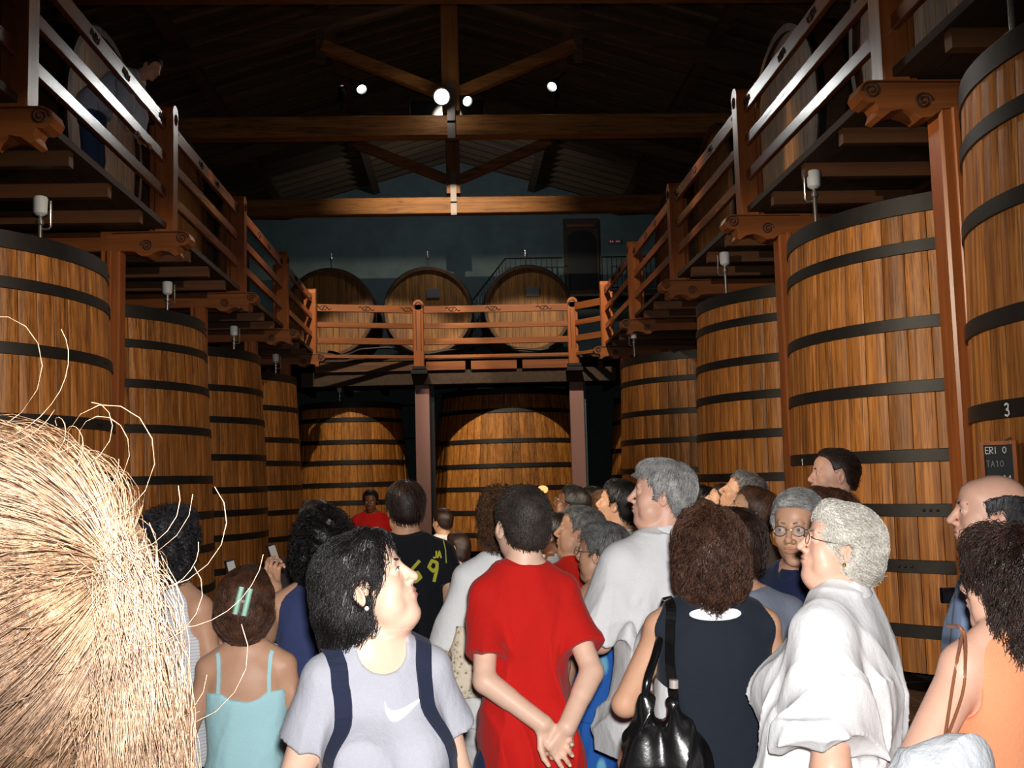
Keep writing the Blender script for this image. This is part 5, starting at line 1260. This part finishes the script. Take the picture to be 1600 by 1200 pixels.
person('baldman', 1548, 806, 3.0, 74, 50, 'balding person in a pale blue uniform shirt with a dark shoulder tab', pitch=6, skin='pink', lod=0,
       o=dict(hair='bald', hc='darkgrey', hv=.008, fat=.5, nose=1.1, strands=2200, slen=.03), wear=(shirt(cloth(rgb(150, 172, 212), 'pale_blue_uniform'), .86, .66, .018, 0, .006, collar=True, loose=.02), trousers(NAVY), shoes()))
person('peach', 1578, 912, 2.15, 40, 14, 'person with long dark curls in a peach sleeveless top', pitch=4, skin='pink', lod=0,
       o=dict(fem=1, fat=.5, hair='curly', hc='darkbrown', down=.2, ear=0, open=.07, curlamp=.007, fly=.012, lump=.006, strands=3800, slen=.16, wide=1.12, grav=1.6, nk=-.045, hs=.88),
       arms={-1: ((-.36, -.05, 1.19), (-.17, .13, 1.06)), 1: ((.25, 0, 1.14), (.2, .2, 1.05))}, hands={-1: dict(fine=1, n=(.8, 0, -.3))},
       wear=(shirt(cloth(rgb(240, 158, 116), 'peach_rib'), .84, 0, .012, .0, .003, name='top', back=.05), trousers(cloth(rgb(200, 200, 206), 'pale_cotton')), shoes('sandal'), glasses(True, True)))

# the man leaning over the gallery rail
cl = person('leaner', 262, 98, 9.55, -96, -90, 'person in a pale shirt and jeans leaning over the high gallery rail', pitch=38, roll=0, H=1.72, skin='tan', lod=1, zfloor=4.36,
       o=dict(hair='short', hc='darkbrown'), arms={1: ((.21, .24, 1.29), (.19, .47, 1.19)), -1: ((-.21, .24, 1.29), (-.19, .47, 1.19))}, hands={q: dict(u=(0, .5, .6), n=(0, .6, -.6), curl=(.5, .5, .5, .6)) for q in (-1, 1)},
       wear=(shirt(cloth(rgb(206, 214, 232), 'pale_blue_shirt'), .90, 1.6, .022, 0, .008, collar=True, loose=.02), trousers(JEANS), shoes()))
bend(cl, 62, .90, 1.12); cl['e'].location = (-3.42, 9.62, 4.36)
# blond child close to the camera
ex = []; T0 = V3(.076, -.060, .070); RAD = V3(.094, .114, .102); C0 = V3(0, -.018, .040)
for i in range(12000):
    d = rng.normal(size=3); d /= np.linalg.norm(d)
    if d[1] > .45 and d[2] < .55: continue
    p0 = d; p1 = (T0 - C0) / RAD; p1 = p1 / np.linalg.norm(p1); off = 1 + rng.uniform(0, .04); fly = rng.random() < .05; sag = rng.normal(0, .10)
    u = np.linspace(0, 1, 11)[:, None]; q = p0 * (1 - u) + p1 * u + V3(0, 0, 1) * sag * np.sin(u * PI); nq = np.linalg.norm(q, axis=1, keepdims=True)
    if nq.min() < .25: continue
    q = q / nq * (off + (rng.uniform(.02, .14) * np.sin(u * PI) if fly else 0)); ex.append(C0 + q * RAD)
TP = C0 + p1 * RAD * 1.04
for i in range(1500):
    a = rng.normal(0, .007, 3); L = rng.uniform(.16, .36); sx = rng.normal(.012, .010); sy = rng.normal(-.01, .02); u = np.linspace(0, 1, 11)[:, None]
    w_ = .004 * np.sin(u * 9 + rng.uniform(0, 6)); ex.append(TP + a + np.hstack([sx * (1 - (1 - u) ** 3) + w_, sy * u + w_, .004 * np.sin(u * 2.0) - L * u ** 1.35]))
for i in range(46):                                  # loose wisps and loops standing off the head
    th = rng.uniform(-.3, 2.2); b0 = C0 + RAD * V3(math.sin(th) * .9, -rng.uniform(0, .6), math.cos(th)) ; r_ = rng.uniform(.008, .03); u = np.linspace(0, 1, 11)[:, None]; ph = rng.uniform(0, 6.28); tw = rng.uniform(2, 5)
    ex.append(b0 + np.hstack([r_ * (np.cos(ph + tw * u) - math.cos(ph)) + .018 * u, .01 * u, r_ * (np.sin(ph + tw * u) - math.sin(ph)) + .012 * u]))
person('blond', -34, 1090, .59, 6, 6, 'blond child close in front with a loose side ponytail', skin='pink', lod=0,
       o=dict(fem=1, child=1, hs=1.0, hair='short', hc='blond', hv=.008, hl=-.012, strands=300, srad=.0005, flow=(1, 0, .2), extra=np.array(ex)), wear=(shirt(cloth(rgb(214, 170, 180), 'rose'), .86, .5), trousers(JEANS), shoes()))
# ------------------------------------------------------------------ things worn and carried
def bag_body(name, S_, h, mat, parent, loc, folds=.0, seed=1):
    if folds: S_.disp(creases(seed, folds, (1, 1, 1), (30, 70)))
    v, f = polygonize(S_, h); return link(name, np_mesh(name, v - np.array(loc), f, mat), parent)
# T-shirt swoosh, backpack
c = PEOPLE['tee']; ob = part(c, 'shirt'); T = surf(ob, c['e'])
up = smooth_path([(601, 1094, 0), (604, 1104, 0), (612, 1110, 0), (626, 1108, 0), (645, 1098, 0), (668, 1082, 0)], 4); dn = smooth_path([(601, 1094, 0), (602, 1111, 0), (608, 1124, 0), (619, 1128, 0), (636, 1116, 0), (668, 1082, 0)], 4)
b = MB(); V_ = []
for a, d in zip(up, dn):
    for k in (0, .5, 1):
        p = a + (d - a) * k; h = ray(T, p.x, p.y, .002); V_.append(h[0] if h else at(p.x, p.y, 2.3))
b.add(V_, [(i * 3 + k, i * 3 + k + 1, i * 3 + 4 + k, i * 3 + 3 + k) for i in range(len(up) - 1) for k in (0, 1)])
on_person(b, c).build('swoosh_print', cloth(rgb(250, 250, 250), 'white_print'), ob)
P, N = worn_path(c, ob, [(.062, .075, 1.485), (.10, .045, 1.46)], 3); 
bk = empty('backpack', world_of(c, (0, -.2, .98)), c['e'].rotation_euler.z, 'dark navy backpack whose straps cross the pale T-shirt', 'backpack')
Sb = S().u(loft([(.98, 0, -.20, .13, .055), (1.04, 0, -.205, .145, .075), (1.25, 0, -.205, .14, .07), (1.38, 0, -.195, .11, .05), (1.42, 0, -.19, .08, .03)], 3.0), .01).u(loft([(1.0, 0, -.285, .10, .02), (1.06, 0, -.29, .11, .03), (1.18, 0, -.285, .10, .02)], 3.0), .01)
v, f = polygonize(Sb, .007); v = np.array([list(q) for q in to_local(bk, [world_of(c, p) for p in v])]); link('pack_body', np_mesh('pack_body', v, f, MX['navy']), bk)
for q, pts in ((-1, [(-.11, -.14, 1.36), (-.10, -.08, 1.46), (-.098, -.01, 1.475), (-.098, .07, 1.42), (-.105, .12, 1.33), (-.125, .12, 1.24), (-.155, .08, 1.16), (-.165, -.02, 1.10)]), (1, [(.11, -.14, 1.36), (.105, -.08, 1.46), (.11, -.01, 1.475), (.115, .07, 1.42), (.13, .12, 1.33), (.15, .12, 1.24), (.175, .08, 1.16), (.18, -.02, 1.10)])):
    P, N = worn_path(c, ob, pts, 6, .003); b = ribbon(P, N, .038, .006); b.v = [tuple(p) for p in to_local(bk, b.v)]; b.build('shoulder_strap', MX['navy'], bk)
# hair clip
c = PEOPLE['bluetop']; Th = surf(part(c, 'hair'), c['e']); h0 = ray(Th, 379, 940, .008, 3.3)[0]; b = MB(); n0 = (CAM - h0).normalized(); R0 = Matrix.Rotation(math.radians(-14), 3, n0)
ux = n0.cross(Vector((0, 0, 1))).normalized() * -1; uz = ux.cross(n0) * -1 if False else Vector((0, 0, 1)); ux = R0 @ ux; uz = R0 @ uz
fr_ = Matrix((ux, -n0, uz)).transposed()
for q in (-1, 1):
    b.box(h0 + ux * q * .0135, (.016, .014, .085), fr_, .004)
    for k in range(4): b.box(h0 + ux * q * .014 + uz * (-.03 + k * .02) - n0 * .012, (.008, .03, .007), fr_)
hc_ = on_person(b, c).build('hair_clip', MX['mint'], c['e'])
b = MB().tube([h0 - ux * .008, h0 + ux * .008], .006, 8); on_person(b, c).build('clip_spring', MX['silver'], hc_)
# phones held up
def handheld(c, q, label, name, size, tilt, mat, strip, up=.045):
    sh, el, wr, ra = c['AJ'][q]; p = world_of(c, wr) ; t = empty(name, p, 0, label, 'camera')
    d = Matrix.Rotation(math.radians(tilt), 3, 'Y'); o_ = Vector(up if hasattr(up, '__len__') else (0, 0, up)); R = d @ Matrix.Rotation(.5, 3, 'Z')
    t.location = p + o_
    MB().box((0, 0, 0), size, R, .004).build('case', MX[mat], t); MB().box(R @ Vector((0, -size[1] / 2 - .001, 0)), (size[0] * .8, .002, size[2] * .82), R).build('side_strip', MX[strip], t)
    MB().lathe([(.010, 0), (.010, .006), (.007, .007), (0.0001, .005)], 12, R @ Vector((size[0] * .1, size[1] / 2, size[2] * .25)), False, (R @ Matrix.Rotation(-PI / 2, 3, 'X')).to_4x4()).build('camera_lens', MX['shade'], t)
    return t
handheld(PEOPLE['phone'], 1, 'small upright silver-edged camera held up by the striped shirt person', 'compact_camera', (.034, .022, .078), -14, 'phone', 'silver', (-.004, .02, .125))
handheld(PEOPLE['navyvest'], -1, 'small camera held aloft beside the bushy-haired navy vest person', 'compact_camera', (.032, .022, .072), -18, 'phone', 'silver', (-.01, .02, .125))
# jersey print
c = PEOPLE['jersey']; ob = part(c, 'jersey'); YEL = cloth(rgb(190, 186, 60), 'yellow_print')
decal_text(c, ob, '69', 641, 909, 33, 5, YEL, 'jersey_number', .82); decal_text(c, ob, 'JA', 677, 872, 11, 2.6, YEL, 'jersey_letters', .62)
decal_strokes(c, ob, [[(686, 828), (692, 842), (696, 860), (697, 880)]], 1.4, YEL, 'yellow_piping')
# dark red band on the beige shirt
c = PEOPLE['stripe']; ob = part(c, 'shirt'); decal_strokes(c, ob, [[(946, 815), (951, 822), (954, 832)]], 7, cloth(rgb(120, 30, 34), 'dark_red'), 'red_band')
# polo emblem
c = PEOPLE['navypolo']; ob = part(c, 'shirt'); decal_strokes(c, ob, [[(1219, 944), (1223, 940), (1227, 945), (1222, 949), (1219, 944)], [(1221, 951), (1226, 950)]], 2.5, WHITE_, 'chest_emblem')
# shoulder tab
c = PEOPLE['baldman']; ob = part(c, 'shirt'); T = surf(ob, c['e']); h = ray(T, 1484, 930, .006, 3.0)
b = MB().box(h[0], (.05, .02, .045), None, .004); on_person(b, c).build('shoulder_tab', MX['leather'], ob)
# woven bag of the white top
c = PEOPLE['whitebag']; wr = world_of(c, c['AJ'][-1][1] if False else c['AJ'][-1][2])
base = at(735, 1088, 3.83); loc = (base.x, base.y, base.z); wv = NT('woven_straw'); vo = wv.new('ShaderNodeTexVoronoi'); vo.inputs['Scale'].default_value = 62; wv.l(wv.coord((1, 1, 1)), vo.inputs['Vector'])
wv.base(wv.ramp(vo.outputs['Distance'], [(0.12, rgb(150, 128, 104)), (0.4, rgb(236, 220, 196))])); wv.set(0.8, 0, 0.2); wv.bump(vo.outputs['Distance'], 0.8, 0.006)
t = empty('woven_bag', loc, 0, 'cream woven handbag hanging from the hand of the bright white top', 'bag')
Sb = S().u(loft([(base.z, base.x, base.y, .045, .03), (base.z + .03, base.x, base.y, .075, .045), (base.z + .12, base.x, base.y, .072, .045), (base.z + .24, base.x, base.y, .045, .022), (base.z + .25, base.x, base.y, .042, .02)], 2.6), .01)
bag_body('bag_body', Sb, .006, wv.m, t, loc, .004, 5)
tp = base + Vector((0, 0, .245)); hd_ = world_of(c, np.array(c['AJ'][-1][2]) + V3(0, .06, -.03))
for q in (-1, 1): placed(MB().tube(smooth_path([tp + Vector((q * .03, 0, -.01)), tp + (hd_ - tp) * .5 + Vector((q * .022, 0, 0)), hd_ + Vector((0, 0, -.005))], 6), .006, 6), loc).build('bag_handle', wv.m, t, 60)
# leather bag of the black waistcoat
c = PEOPLE['blackvest']; ob = part(c, 'waistcoat'); p0 = at(1040, 1215, 2.62); loc = tuple(p0)
t = empty('shoulder_bag', loc, 0, 'slouchy glossy black leather bag hung over the black waistcoat', 'bag')
Sb = S(); a1 = at(1008, 1092, 2.60); a2 = at(1052, 1100, 2.58)
Sb.u(ell(p0 + Vector((-.035, 0, -.02)), (.085, .06, .15)), .03).u(ell(p0 + Vector((.05, -.02, -.02)), (.07, .05, .15)), .015).u(cap(p0 + Vector((-.04, 0, .05)), a1, .05, .012), .03).u(cap(p0 + Vector((.03, -.02, .05)), a2, .05, .014), .03).u(cap(p0 + Vector((-.05, .0, -.02)), at(985, 1150, 2.64), .04, .016), .02)
bag_body('bag_body', Sb, .0045, MX['leather'], t, loc, .008, 9)
P = []; N = []; T = surf(ob, c['e']); Tb = surf(part(c, 'body'), c['e'])
for x, y in ((1056, 1098), (1053, 1070), (1050, 1035), (1049, 1000), (1049, 970), (1050, 950)):
    h = ray(T, x, y, .006) or ray(Tb, x, y, .006)
    if h: P.append(h[0]); N.append(h[1])
if len(P) > 2:
    top = P[-1]; P += [top + Vector((0, .05, .012)), top + Vector((0, .10, -.02)), top + Vector((-.0, .13, -.09))]; N += [Vector((0, 0, 1)), Vector((0, .7, .7)), Vector((0, 1, 0))]
    placed(ribbon(smooth_path(P, 4), [N[min(i // 4, len(N) - 1)] for i in range(len(P) * 4 - 3)], .026, .007), loc).build('bag_strap', MX['leather'], t)
placed(MB().tube(smooth_path([a1, at(1012, 1060, 2.6), at(1022, 1030, 2.66), at(1030, 1000, 2.74)], 5), .011, 7), loc).build('second_strap', MX['leather'], t, 60)
placed(MB().tube([at(1053, 1062, 2.56), at(1053, 1075, 2.56)], .012, 8), loc).build('strap_ring', MX['silver'], t, 60)
# white bag of the peach top
c = PEOPLE['peach']; p0 = at(1478, 1215, 1.98); loc = tuple(p0); t = empty('cloth_bag', loc, 0, 'crumpled white cloth bag tucked under the arm of the peach top', 'bag')
Sb = S().u(ell(p0, (.085, .06, .075)), .02).u(ell(p0 + Vector((.03, 0, .035)), (.05, .045, .045)), .03).u(ell(p0 + Vector((-.05, 0, -.03)), (.06, .05, .06)), .03)
bag_body('bag_body', Sb, .004, cloth(rgb(224, 228, 234), 'crumpled_white', bump=.6, scale=40), t, loc, .012, 4)
ob = part(c, 'top'); T = surf(ob, c['e']); Tb = surf(part(c, 'body'), c['e'])
for xs in (((1503, 984), (1497, 1030), (1488, 1075), (1482, 1150)), ((1506, 986), (1508, 1040), (1500, 1090), (1486, 1150))):
    P = []
    for x, y in xs:
        hs_ = [h for h in (ray(T, x, y, .006), ray(Tb, x, y, .006)) if h]
        P.append(min((h[0] for h in hs_), key=lambda p: p.y) if hs_ else at(x, y, 1.98))
    P[-1] = p0 + Vector((.0, 0, .06)); placed(MB().tube(smooth_path([P[0] + Vector((0, .06, 0))] + P, 5), .0035, 6), loc).build('bag_strap', MX['brownleather'], t, 60)
h = ray(T, 1502, 985, .004) or ray(Tb, 1502, 985, .004)
if h: placed(MB().tube([h[0] + Vector((.012 * math.cos(a), -.002, .008 * math.sin(a))) for a in np.linspace(0, 2 * PI, 12)], .004, 6), loc).build('strap_loop', MX['pearl'], t, 60)
# warm little lamp far back
lx = at(848, 768, 14.5); t = empty('standing_lamp', (lx.x, lx.y, 0), 0, 'tiny warm glowing lamp in front of the largest back vat', 'lamp')
MB().lathe([(.14, 0), (.14, .02), (.02, .04), (.018, lx.z - .05), (.05, lx.z - .04), (.05, lx.z - .02)], 14).build('stand', M['black'], t, 40)
MB().lathe([(.05, lx.z - .02), (.075, lx.z + .01), (.075, lx.z + .05), (.04, lx.z + .08), (0.0001, lx.z + .085)], 16, cap=False).build('globe', emit('warm_globe', (1, .42, .12, 1), 1.6), t, 60)
